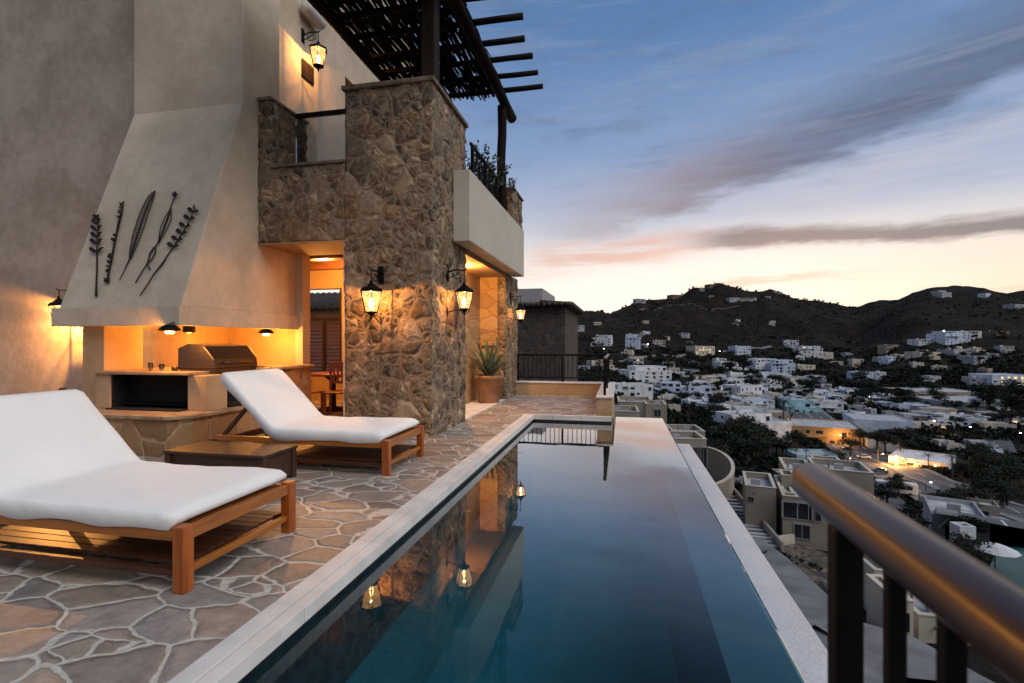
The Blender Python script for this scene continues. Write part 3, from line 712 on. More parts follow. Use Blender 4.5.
# ------------------------------------------------------------------ iron wall art on the chimney front (the front leans back)
def onfront(px, py, lift=.03):
    nrm = Vector((0, -(5.03 - 1.86), 1.10)).normalized()
    p0 = Vector((-6, 5.53, 1.86)); d = ray(px, py); c0 = Vector((0, 0, CH))
    s_ = (p0 - c0).dot(nrm) / d.dot(nrm)
    return c0 + d * s_ + nrm * lift
def art(label, build):
    mb = MB(); build(mb); c = Vector(mb.v[0])
    o = obj('wall_sculpture', mb, M['ironart']); tag(o, label, 'wall sculpture', 'iron plant sculptures on the chimney front'); return o
def leafq(mb, c, tip, wd, lift=.0):
    c, tip = Vector(c), Vector(tip); d = tip - c; nrm = Vector((0, -.945, .327)); s_ = d.cross(nrm).normalized() * wd
    up = nrm * (.03 + lift)
    vs = [c, c + d * .35 + s_ + up * .5, c + d * .75 + s_ * .8 + up, tip + up * .4, c + d * .75 - s_ * .8 + up, c + d * .35 - s_ + up * .5]
    back = [v - nrm * .008 for v in vs]
    mb.add(vs + back, [(0, 1, 2, 3, 4, 5), (11, 10, 9, 8, 7, 6)] + [(i, i + 6, (i + 1) % 6 + 6, (i + 1) % 6) for i in range(6)])
def Zp(x, y): return (80 + x / 5.254, 180 + y / 5.254)          # from an enlarged study of the sculptures
def stem(mb, pts, r):
    mb.tube([onfront(*Zp(*p)) for p in pts], r, 6)
def a1(mb):
    stem(mb, [(96, 618), (97, 560), (100, 470), (100, 380), (102, 300), (104, 240), (100, 195)], [.016, .012, .011, .011, .009, .007, .004])
    for y, w_ in ((385, 38), (340, 34), (305, 30), (270, 30), (235, 24), (212, 14)):
        for s_ in (-1, 1): leafq(mb, onfront(*Zp(101, y + 8)), onfront(*Zp(101 + s_ * w_, y - 22)), .028)
def a2(mb):
    pts = [(156, 548), (160, 500), (175, 430), (188, 360), (200, 300), (215, 230), (228, 180), (240, 120)]
    stem(mb, pts, [.020, .014, .014, .013, .013, .017, .014, .005])
    r2 = random.Random(2)
    for k in range(46):
        q = r2.uniform(0, 6.8); i = int(q); x = pts[i][0] + (pts[i + 1][0] - pts[i][0]) * (q - i); y = pts[i][1] + (pts[i + 1][1] - pts[i][1]) * (q - i)
        s_ = r2.choice((-1, 1)); leafq(mb, onfront(*Zp(x, y)), onfront(*Zp(x + s_ * r2.uniform(8, 17), y - r2.uniform(6, 18))), .012)
def a3(mb):
    stem(mb, [(218, 535), (240, 490), (268, 430), (285, 380), (310, 300), (340, 210), (370, 130), (403, 68)], [.005, .007, .010, .010, .010, .009, .008, .006])
    mid = [(272, 425), (285, 375), (305, 310), (328, 240), (352, 170), (378, 110), (403, 66)]; wd = [4, 13, 20, 22, 20, 15, 2]
    for s_ in (-1, 1): stem(mb, [(m[0] + s_ * w_ * .93, m[1] + s_ * w_ * .35) for m, w_ in zip(mid, wd)], .006)
    for k in range(34):
        q = .2 + k / 34 * 5.5; i = int(q); f = q - i
        x = mid[i][0] * (1 - f) + mid[i + 1][0] * f; y = mid[i][1] * (1 - f) + mid[i + 1][1] * f; w_ = wd[i] * (1 - f) + wd[i + 1] * f
        for s_ in (-1, 1): mb.tube([onfront(*Zp(x, y)), onfront(*Zp(x + s_ * w_ * .93, y - 13 + s_ * w_ * .35))], .0048, 4)
def a4(mb):
    stem(mb, [(302, 548), (330, 500), (362, 448), (372, 420), (380, 395), (400, 368), (420, 335), (445, 270), (470, 200), (490, 140), (512, 85)], .008)
    stem(mb, [(362, 448), (378, 478)], .010)
    stem(mb, [(368, 445), (385, 430), (408, 385), (405, 362), (425, 330)], .009)
    stem(mb, [(372, 430), (376, 395), (400, 360)], .009)
    stem(mb, [(420, 340), (432, 260), (455, 205), (488, 155)], .0065); stem(mb, [(424, 340), (470, 260), (488, 215), (488, 155)], .0065); stem(mb, [(422, 335), (455, 260), (475, 205), (486, 160)], .006)
    for a in range(5): leafq(mb, onfront(*Zp(512, 90)), onfront(*Zp(512 + 18 * math.cos(a * 1.26), 88 - 18 * math.sin(a * 1.26))), .014)
def a5(mb):
    stem(mb, [(325, 615), (360, 565), (400, 500), (440, 452), (470, 405), (500, 360), (540, 300), (580, 230), (615, 150)], [.007, .008, .009, .013, .009, .010, .009, .008, .004])
    for (x, y) in ((500, 360), (522, 325), (545, 290), (562, 255), (585, 215), (605, 178)):
        for s_ in (-1, 1):
            leafq(mb, onfront(*Zp(x, y)), onfront(*Zp(x + s_ * 30 + 2, y - 12 + (s_ * 8))), .030)
    leafq(mb, onfront(*Zp(608, 170)), onfront(*Zp(616, 140)), .012)
art('leftmost and straightest iron sprig with paired leaves', a1)
art('knobbly iron stalk bristling with tiny buds, second from the left', a2)
art('long iron feather of fine mesh in the middle of the row', a3)
art('twisted iron stem with an open loop of strands', a4)
art('rightmost iron sprig with thick square leaves on a slanting stem', a5)

# ------------------------------------------------------------------ sun loungers
def cushion(x0, xh, xt, zt, y0, y1, zf, seed):
    """padded cover: foot end x0, hinge xh, top of the back (xt, zt)"""
    path = []
    nA, nB = 26, 16
    for i in range(nA + 1):
        f = i / nA; path.append((x0 + (xh - x0) * f, zf))
    ang = math.atan2(zt - zf, xh - xt); L2 = math.hypot(zt - zf, xh - xt)
    for i in range(1, nB + 1):
        f = i / nB; path.append((xh - math.cos(ang) * L2 * f, zf + math.sin(ang) * L2 * f))
    # soften the hinge
    sm = [Vector((p[0], 0, p[1])) for p in path]
    for _ in range(3):
        sm = [sm[0]] + [(sm[i - 1] + sm[i] * 2 + sm[i + 1]) / 4 for i in range(1, len(sm) - 1)] + [sm[-1]]
    th = .105; n = 30; mb = MB(); rings = []
    W_ = (y1 - y0) / 2; yc = (y0 + y1) / 2
    K = len(sm)
    for i, p in enumerate(sm):
        d = (sm[min(i + 1, K - 1)] - sm[max(i - 1, 0)]).normalized(); nn = Vector((d.z, 0, -d.x))
        if nn.z < 0: nn = -nn
        endf = min(1, (i + .15) / 2.2) if i < 3 else min(1, (K - 1 - i + .25) / 1.8)
        endf = math.sqrt(max(.03, endf))
        ring = []
        for j in range(n):
            a = 2 * PI * j / n; c_, s_ = math.cos(a), math.sin(a)
            yy = math.copysign(abs(c_) ** .30, c_) * W_; zz = math.copysign(abs(s_) ** .34, s_) * th / 2 * (.55 + .45 * endf) 
            q = p + nn * (zz + th / 2) + Vector((0, yc + yy * (.985 + .015 * endf), 0))
            nz = noise.noise(Vector((q.x * 2.3 + seed, q.y * 2.3, q.z * 2))) * .014 + noise.noise(Vector((q.x * 6 + seed, q.y * 3, q.z * 5))) * .008
            if s_ < -.2:       # loose hem hangs unevenly over the frame
                hem = .035 * abs(c_) ** 2 * (1 + 1.2 * noise.noise(Vector((q.x * 2.6 + seed * 3, yy * 3, 1))))
                q = q - nn * hem
            q = q + nn * nz
            if i == 0 or i == K - 1: q = p + nn * (zz * .55 + th / 2) + Vector((0, yc + yy * .97, 0)) + (-d if i == 0 else d) * (-.0)
            ring.append(q)
        rings.append(ring)
    vs = [q for r_ in rings for q in r_]; fs = []
    for i in range(K - 1):
        for j in range(n): fs.append((i * n + j, i * n + (j + 1) % n, (i + 1) * n + (j + 1) % n, (i + 1) * n + j))
    fs += [tuple(range(n - 1, -1, -1)), tuple(range((K - 1) * n, K * n))]
    mb.add(vs, fs, 0, True); return mb
def lounger(label, y0, y1, zt, seed, xt):
    x0, xe = -2.36, -4.55
    T = thing('sun_lounger', label, 'sun lounger', (-3.4, (y0 + y1) / 2, 0), 0, 'white covered teak sun loungers by the pool')
    lw = .075
    for (xx, yy, hh) in ((x0 - lw, y0, .37), (x0 - lw, y1 - lw, .37), (xe, y0, .30), (xe, y1 - lw, .30)):
        obj('leg', MB().box(xx, xx + lw, yy, yy + lw, 0, hh), M['teakz'] if xx > -3 else M['deckwood'], T, bevel=.006)
    for yy in (y0 + .012, y1 - lw + .012):
        obj('side_rail', MB().box(xe + lw + .001, x0 - lw - .001, yy, yy + .05, .285, .345), M['teak'], T, bevel=.004)
    obj('foot_rail', MB().box(x0 - .062, x0 - .012, y0 + lw + .001, y1 - lw - .001, .285, .355), M['teaky'], T, bevel=.004)
    obj('foot_stretcher', MB().box(x0 - .058, x0 - .02, y0 + lw + .001, y1 - lw - .001, .09, .13), M['teaky'], T, bevel=.004)
    obj('head_rail', MB().box(xe + .012, xe + .062, y0 + lw + .001, y1 - lw - .001, .22, .29), M['deckwood'], T, bevel=.004)
    for yy in (y0 + .02, y1 - .06): obj('lower_rail', MB().box(xe + lw + .001, x0 - lw - .001, yy, yy + .035, .085, .125), M['deckwood'], T)
    sl = MB(); k = 0; yy = y0 + .09
    while yy < y1 - .12: sl.box(xe + .08, x0 - .08, yy, yy + .068, .127, .145); yy += .078
    obj('lower_shelf', sl, M['deckwood'], T)
    sl = MB(); xx = x0 - .12
    while xx > -3.75: sl.box(xx - .06, xx, y0 + .065, y1 - .065, .325, .343); xx -= .075
    obj('seat_slats', sl, M['teaky'], T)
    ang = math.atan2(zt - .37, -3.75 - xt)
    bx = lambda s_, z: (-3.75 - math.cos(ang) * s_ + math.sin(ang) * 0, z, .335 + math.sin(ang) * s_)
    bf = MB()
    for yy in (y0 + .11, y1 - .11): bf.bar((-3.75, yy, .325), (xt - .02, yy, zt - .045), .04, .035)
    for q in range(9):
        f = (q + .5) / 9; px_, pz_ = -3.75 + (xt + 3.75) * f, .33 + (zt - .045 - .33) * f
        bf.bar((px_, y0 + .1, pz_), (px_, y1 - .1, pz_), .012, .05)
    obj('back_frame', bf, M['deckwood'], T)
    pr = MB()
    for yy in (y0 + .09, y1 - .09): pr.bar((-4.46, yy, .30), (-4.12, yy, .66), .03, .04)
    obj('back_prop', pr, M['deckwood'], T)
    obj('cushion', cushion(x0 - .055, -3.76, xt, zt - .1, y0 - .004, y1 - .02, .358, seed), M['cloth'], T)
    return T
lounger('nearer white lounger, cut off by the left edge of the picture', 2.34, 3.33, 1.06, 1.0, -4.40)
lounger('farther white lounger, standing before the stone column', 4.85, 5.84, 1.10, 5.3, -4.42)

S = thing('side_table', 'low dark wooden box table between the two loungers', 'side table', (-3.75, 4.4, 0))
obj('table_top', MB().box(-4.42, -3.28, 4.14, 4.66, .295, .325), M['boxwood'], S, bevel=.006)
obj('body', MB().box(-4.38, -3.31, 4.18, 4.62, .03, .293), M['boxwood'], S, bevel=.004)
for xx in (-4.41, -3.35):
    for yy in (4.15, 4.59): obj('foot', MB().box(xx, xx + .06, yy, yy + .06, 0, .292), M['boxwood'], S, bevel=.004)

# ------------------------------------------------------------------ hall furniture
def chair(label, x, y, rz, round_back=False):
    T = thing('dining_chair', label, 'chair', (x, y, 0), rz, 'dining chairs in the hall')
    mt = M['chairwood'] if not round_back else M['darkwood']
    for sx in (-.21, .21):
        obj('leg', MB().box(sx - .02, sx + .02, -.22, -.18, 0, .44), mt, T, local=True)
        obj('leg', MB().bar((sx, .20, 0), (sx * (.9 if round_back else 1), .27, .98 if not round_back else .7), .04, .04), mt, T, local=True)
    obj('seat', MB().box(-.24, .24, -.24, .22, .442, .475), mt, T, local=True, bevel=.006)
    if round_back:
        obj('backrest', MB().tube([(.26 * math.cos(a), .26 + .02 * math.sin(a), .70 + .32 * math.sin(a)) for a in np.linspace(0, PI, 14)], .025, 8).tube([(-.2, .26, .72), (.2, .26, .72)], .02, 6).box(-.2, .2, .255, .27, .72, .97), mt, T, local=True)
    else:
        b = MB().bar((-.23, .27, .96), (.23, .27, .96), .03, .08).bar((-.21, .235, .62), (.21, .235, .62), .025, .05)
        for q in range(5): b.bar((-.15 + q * .075, .235, .62), (-.15 + q * .075, .265, .95), .035, .014, up=(0, 1, 0))
        obj('backrest', b, mt, T, local=True)
    return T
chair('red-brown slatted chair just left of the stone column inside the opening', -5.15, 8.55, R(20))
chair('red-brown slatted chair partly hidden behind the farther lounger', -5.72, 8.35, R(165))
chair('dark round-backed chair beside the end of the stone counter', -6.35, 8.9, R(120), True)
T = thing('dining_table', 'wooden table between the chairs in the hall', 'table', (-5.9, 9.1, 0))
obj('table_top', MB().lathe([(.55, .72), (.57, .74), (.57, .76), (.3, .762)], (-5.75, 9.3, 0), 28), M['chairwood'], T)
obj('pedestal', MB().lathe([(.3, 0), (.28, .03), (.07, .08), (.06, .6), (.2, .72)], (-5.75, 9.3, 0), 16), M['darkwood'], T)

# ------------------------------------------------------------------ agave in a pot
A = thing('potted_agave', 'spiky agave in a tapered terracotta pot before the lit alcove', 'potted plant', (-2.93, 11.1, 0))
obj('pot', MB().lathe([(.22, .02), (.235, .03), (.31, .54), (.345, .55), (.345, .64), (.30, .64), (.29, .57)], (-2.93, 11.1, 0), 28), M['terracotta'], A)
obj('soil', MB().lathe([(.28, .56), (.285, .575), (.1, .58)], (-2.93, 11.1, 0), 20), M['black'], A)
rr = random.Random(3)
for k in range(32):
    a = k * 2.4; tilt = .10 + .92 * (k / 32) ** .8; ln = rr.uniform(.85, 1.08) * (1 - .18 * tilt)
    up = Vector((0, 0, 1)); o_ = Vector((math.cos(a), math.sin(a), 0)); sd = Vector((-o_.y, o_.x, 0))
    mb = MB(); rows = []
    for i in range(8):
        f = i / 7; th = tilt * (.7 + .5 * f); c = Vector((-2.93, 11.1, .575)) + o_ * .03 + (o_ * math.sin(th) + up * math.cos(th)) * ln * f
        wd = .052 * (1 - f) ** .6 * (.75 + .9 * f * (1 - f) * 2) + .001; nrm = (up * math.sin(th) - o_ * math.cos(th))
        rows.append([c - sd * wd - nrm * -.012 * (1 - f), c - nrm * .008 * (1 - f), c + sd * wd - nrm * -.012 * (1 - f), c + nrm * .004])
    vs = [q for r_ in rows for q in r_]; fs = []
    for i in range(7):
        for j in range(4): fs.append((i * 4 + j, i * 4 + (j + 1) % 4, (i + 1) * 4 + (j + 1) % 4, (i + 1) * 4 + j))
    mb.add(vs, fs, 0, True); obj('leaf', mb, M['agave'], A)

# ------------------------------------------------------------------ neighbouring building past the terrace
N = thing('neighbour_house', 'dark stone neighbour wing with pale block and overhanging tile roof beyond the terrace', 'house', (-7, 38, -8))
obj('stone_wall', MB().box(-16, -4.0, 37, 48, -14, 3.95), M['stone2'], N)
obj('pale_block', MB().box(-14, -5.9, 38.5, 46, 4.2, 5.5), simple('grey_render', (.36, .34, .34), .8, .1, 1), N, bevel=.03)
mb = MB().box(-16.2, -3.8, 36.7, 48.2, 3.952, 4.08)
for k in range(26): mb.tube([(-3.4, 36.6 + k * .45, 4.12), (-5.8, 36.6 + k * .45, 4.3)], .17, 7)
for k in range(14): mb.tube([(-5.9 + k * .42 - 3.4, 36.4, 4.12), (-5.9 + k * .42 - 3.4, 38.2, 4.3)], .16, 7)
obj('tile_roof', mb, M['stone2'], N)
N2 = thing('tiled_outbuilding', 'ridge of roof tiles glimpsed through the hall window', 'house', (-11, 17, 0))
obj('wall', MB().box(-15, -8, 16, 20, -1, 2.5), M['plaster'], N2)
mb = MB().prism([(15.7, 2.502), (18, 3.25), (20.3, 2.502)], -15.2, -7.8, 'x')
for k in range(30): mb.tube([(-15 + k * .25, 15.65, 2.52), (-15 + k * .25, 18, 3.28)], .08, 6)
obj('roof', mb, M['stone2'], N2)

# ================================================================== TERRAIN
TT = [0, 8, 20, 35, 50, 70, 100, 150, 200, 300, 400, 500, 600, 750, 900, 1100, 1500, 2600, 9000]
RIDGE_PX = [300, 520, 560, 574, 583, 602, 608, 623, 637, 658, 679, 691, 705, 717, 738, 752, 771, 780, 794, 835, 849, 859, 875, 899, 913, 932, 956, 982, 1006, 1024, 1100, 1300]
RIDGE_Y = [330, 322, 321, 322, 316, 314, 318, 310, 301, 300, 296, 288, 287, 283, 287, 291, 288, 291, 297, 303, 306, 306, 300, 299, 293, 287, 285, 287, 294, 289, 296, 300]
COLS = {   # heights along a few directions (given by where they meet the horizon line)
    300: [-7, -7, -8, -10, -12, -14, -16, -18, -20, -22, -20, -14, -8, 6, 25],
    620: [-8, -8, -10.5, -12.5, -15, -17, -21, -25, -28, -31, -29, -20, -9, 10, 50],
    700: [-8, -8, -11.5, -14.5, -17, -20, -25, -31, -35, -38, -36, -30, -21, -5, 42],
    850: [-8, -8, -13, -16.5, -19, -24, -31, -39, -43, -44, -42, -37, -30, -18, 12],
    930: [-8, -8, -13, -17, -20, -25, -32, -40, -44, -45, -40, -29, -9, 25, 70],
    1060: [-8, -8, -13, -17, -20, -26, -34, -42, -45, -43, -36, -22, 0, 36, 80],
}
CK = sorted(COLS)
def terr(x, y):
    f = -sa * x + ca * y; r = ca * x + sa * y; rad = math.hypot(x, y)
    tt = max(f, rad * .45)
    px = 512 + FL * max(-2.2, min(2.2, r / max(f, .01) if f > 0 else (2.2 if r > 0 else -2.2)))
    rz = CH + (CY0 - float(np.interp(px, RIDGE_PX, RIDGE_Y))) / FL * 1100 - 1.5
    def colh(k):
        h = COLS[k] + [rz, max(rz * .35, -20), -40, -60]
        return float(np.interp(tt, TT, h))
    if px <= CK[0]: z = colh(CK[0])
    elif px >= CK[-1]: z = colh(CK[-1])
    else:
        i = max(j for j in range(len(CK)) if CK[j] <= px); i = min(i, len(CK) - 2)
        q = (px - CK[i]) / (CK[i + 1] - CK[i]); q = q * q * (3 - 2 * q)
        z = colh(CK[i]) * (1 - q) + colh(CK[i + 1]) * q
    # relief: ribs and gullies on the hills, almost none on the built plain
    a = min(1, max(0, (tt - 520) / 300)) * (1 - .8 * max(0, 1 - abs(tt - 1100) / 130))
    v = Vector((x / 190, y / 190, 3.3))
    z += a * (abs(noise.noise(v)) * -26 + 8 + noise.noise(v * 2.7) * 10 + noise.noise(v * 7) * 4)
    z += (1 - min(1, max(0, (rad - 12) / 15))) * 0 + noise.noise(Vector((x / 35, y / 35, 1))) * min(1.2, rad / 120)
    if tt > 600: z += noise.noise(Vector((x / 14, y / 14, 5))) * 2.0
    return z
def terrf(x, y): return terr(x, y)
def ground(px, py, tmin=14, tmax=1400):
    """point where the line of sight of the photo meets the terrain"""
    d = ray(px, py); t0 = tmin; st = 1.0
    while t0 < tmax:
        if CH + d.z * t0 < terr(d.x * t0, d.y * t0):
            lo_, hi_ = t0 - st, t0
            for _ in range(10):
                m_ = (lo_ + hi_) / 2
                if CH + d.z * m_ < terr(d.x * m_, d.y * m_): hi_ = m_
                else: lo_ = m_
            return d.x * hi_, d.y * hi_, terr(d.x * hi_, d.y * hi_), hi_
        st = max(.7, t0 * .012); t0 += st
    return None
rs = [2.0]
while rs[-1] < 9000: rs.append(rs[-1] * (1.045 if rs[-1] < 420 else 1.014 if rs[-1] < 1500 else 1.12))
azs = list(np.linspace(-180, -50, 24)) + list(np.linspace(-48, 62, 330)) + list(np.linspace(66, 176, 22))
vs = []; fs = []
for r_ in rs:
    for a_ in azs:
        x_, y_ = r_ * math.sin(R(a_)), r_ * math.cos(R(a_)); vs.append((x_, y_, terr(x_, y_)))
nA = len(azs)
for i in range(len(rs) - 1):
    for j in range(nA): fs.append((i * nA + j, i * nA + (j + 1) % nA, (i + 1) * nA + (j + 1) % nA, (i + 1) * nA + j))
fs.append(tuple(range(nA - 1, -1, -1)))
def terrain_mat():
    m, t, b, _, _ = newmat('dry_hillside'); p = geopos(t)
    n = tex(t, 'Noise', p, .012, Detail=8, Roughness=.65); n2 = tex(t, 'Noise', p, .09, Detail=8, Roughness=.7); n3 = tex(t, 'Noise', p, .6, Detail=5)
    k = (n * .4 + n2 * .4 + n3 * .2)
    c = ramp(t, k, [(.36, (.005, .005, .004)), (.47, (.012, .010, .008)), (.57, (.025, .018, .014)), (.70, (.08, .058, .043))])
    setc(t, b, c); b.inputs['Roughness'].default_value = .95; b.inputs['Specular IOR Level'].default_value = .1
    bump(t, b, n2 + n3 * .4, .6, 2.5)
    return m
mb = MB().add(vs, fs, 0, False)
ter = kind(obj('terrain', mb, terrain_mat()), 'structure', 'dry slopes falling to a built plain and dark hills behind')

# ------------------------------------------------------------------ town materials
TM = {}
for nm, c in (('white', (.62, .62, .64)), ('bluewhite', (.50, .56, .66)), ('cream', (.52, .46, .38)), ('grey', (.34, .34, .36)), ('tan', (.31, .265, .21)), ('ochre', (.40, .25, .12)), ('aqua', (.30, .50, .56)), ('brown', (.16, .12, .09))):
    TM[nm] = simple('render_' + nm, c, .85, .16, .35, bs=.05, bd=.02, spec=.2)
TM['roof'] = simple('roof_deck', (.42, .42, .44), .9, .25, .5, spec=.2)
TM['win'] = simple('dark_window', (.018, .022, .03), .15, .3, 1)
TM['frame'] = simple('window_frame', (.3, .3, .3), .5, .1, 2)
TM['asph'] = simple('asphalt', (.075, .077, .085), .8, .3, .25, bd=.02)
TM['pave'] = simple('concrete_paving', (.17, .165, .165), .85, .3, .5)
TM['line'] = simple('road_paint', (.5, .5, .48), .7, .2, 2)
TM['lit'] = emit('lit_window', (1, .66, .34), .8)
TM['bulbw'] = emit('lamp_white', (1, .86, .66), 14); TM['bulbo'] = emit('lamp_orange', (1, .5, .15), 16)
TM['trunk'] = simple('tree_bark', (.07, .05, .035), .9, .3, 4)
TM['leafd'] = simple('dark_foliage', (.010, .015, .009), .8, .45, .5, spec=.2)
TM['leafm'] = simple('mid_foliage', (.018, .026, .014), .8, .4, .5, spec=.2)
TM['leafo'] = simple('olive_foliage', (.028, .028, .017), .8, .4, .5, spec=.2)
TM['palm'] = simple('palm_frond', (.02, .03, .016), .6, .4, 1)
TM['dirt'] = stone('dirt_rubble', .5, [(.10,.07,.05),(.16,.12,.09),(.07,.05,.04)], (.06,.045,.035), .08, .12, .8)
TM['teal'] = simple('teal_court', (.015, .085, .085), .5, .2, .5)

# ------------------------------------------------------------------ roads, draped over the terrain
def strip(name, pix, wd, mat, label=None, lift=.35, world=False, mid=False):
    pts = []
    for p_ in pix:
        g_ = ground(*p_) if not world else p_
        if g_: pts.append(Vector((g_[0], g_[1], 0)))
    fine = []
    for a, b in zip(pts, pts[1:]):
        k = max(2, int((b - a).length / 3))
        for i in range(k): fine.append(a.lerp(b, i / k))
    fine.append(pts[-1])
    for _ in range(8): fine = [fine[0]] + [(fine[i - 1] + fine[i] + fine[i + 1]) / 3 for i in range(1, len(fine) - 1)] + [fine[-1]]
    mb = MB(); vs = []
    for i, p_ in enumerate(fine):
        d = (fine[min(i + 1, len(fine) - 1)] - fine[max(i - 1, 0)]).normalized(); s_ = Vector((-d.y, d.x, 0))
        zc = max(terr(*(p_ + s_ * wd * q)[:2]) for q in (-.5, -.25, 0, .25, .5)) + lift
        for q in (-.5, .5): v = p_ + s_ * wd * q; vs.append((v.x, v.y, zc))
        for q in (-.5, .5): v = p_ + s_ * (wd * q + math.copysign(1.2, q)); vs.append((v.x, v.y, zc - 1.6))
    for i in range(len(fine) - 1):
        a = i * 4; mb_f = [(a, a + 1, a + 5, a + 4), (a + 2, a, a + 4, a + 6), (a + 1, a + 3, a + 7, a + 5)]
        fs_ = mb_f if i else mb_f
        if i == 0: mb.add(vs, fs_)
        else:
            for f_ in fs_: mb.f.append(list(f_)); mb.m.append(0); mb.sm.append(False)
    kind(obj(name, mb, mat), 'structure', label)
    return fine
BLVD = [(800, 410), (818, 427), (840, 444), (868, 460), (896, 473), (938, 491), (984, 512), (1024, 530), (1080, 556)]
bl = strip('boulevard', BLVD, 19, TM['asph'], 'wide divided boulevard crossing the plain', .35)
def along(fine, off, a, b, wd, name, mat, lift, dash=None, lab=None):
    mb = MB(); acc = 0
    for i in range(int(a * len(fine)), int(b * len(fine)) - 1):
        if dash and (i // dash) % 2: continue
        vv = []
        for k in (i, i + 1):
            p_ = fine[k]; d = (fine[min(k + 1, len(fine) - 1)] - fine[max(k - 1, 0)]).normalized(); s_ = Vector((-d.y, d.x, 0))
            zc = max(terr(*(p_ + s_ * 19 * q)[:2]) for q in (-.5, -.25, 0, .25, .5)) + lift
            vv.append([(p_ + s_ * (off + h * wd / 2)).to_tuple()[:2] + (zc,) for h in (-1, 1)])
        mb.quad(vv[0][0], vv[0][1], vv[1][1], vv[1][0])
    kind(obj(name, mb, mat), 'structure', lab)
along(bl, 0, 0, 1, 2.2, 'boulevard_median', TM['pave'], .50)
along(bl, -9.9, 0, 1, 2.0, 'boulevard_pavement', TM['pave'], .48); along(bl, 9.9, 0, 1, 2.0, 'boulevard_pavement', TM['pave'], .48)
along(bl, -5.2, 0, 1, .25, 'lane_marking', TM['line'], .365, 2); along(bl, 5.2, 0, 1, .25, 'lane_marking', TM['line'], .365, 2)
strip('street', [(706, 392), (714, 406), (716, 420), (722, 434), (735, 440)], 7, TM['pave'], 'pale street between the white houses', .3)
strip('street', [(745, 392), (775, 402), (800, 410)], 8, TM['pave'], 'side street joining the boulevard', .3)
strip('driveway', [(722, 486), (735, 474), (757, 468), (778, 466)], 5.2, TM['pave'], 'pale drive below the curved wall', .3)
strip('driveway', [(742, 545), (765, 566), (790, 592), (815, 622), (840, 660), (860, 700)], 3.6, TM['pave'], 'grey drive running below the pool', .25)
strip('street', [(850, 660), (880, 640), (915, 662), (950, 690)], 4, TM['pave'], 'paved lane glimpsed through the foreground railing', .25)
strip('street', [(560, 372), (620, 362), (690, 352), (770, 347)], 6, TM['pave'], 'contour road on the lower hillside', .3)
strip('street', [(905, 392), (950, 392), (985, 396), (1030, 402)], 9, TM['pave'], 'pale road on the right of the plain', .3)
strip('street', [(640, 312), (668, 306), (700, 308), (738, 307)], 6, TM['dirt'], 'dirt track cut across the hill', .3)
occupied = [(p_.x, p_.y, 13) for p_ in bl[::4]]

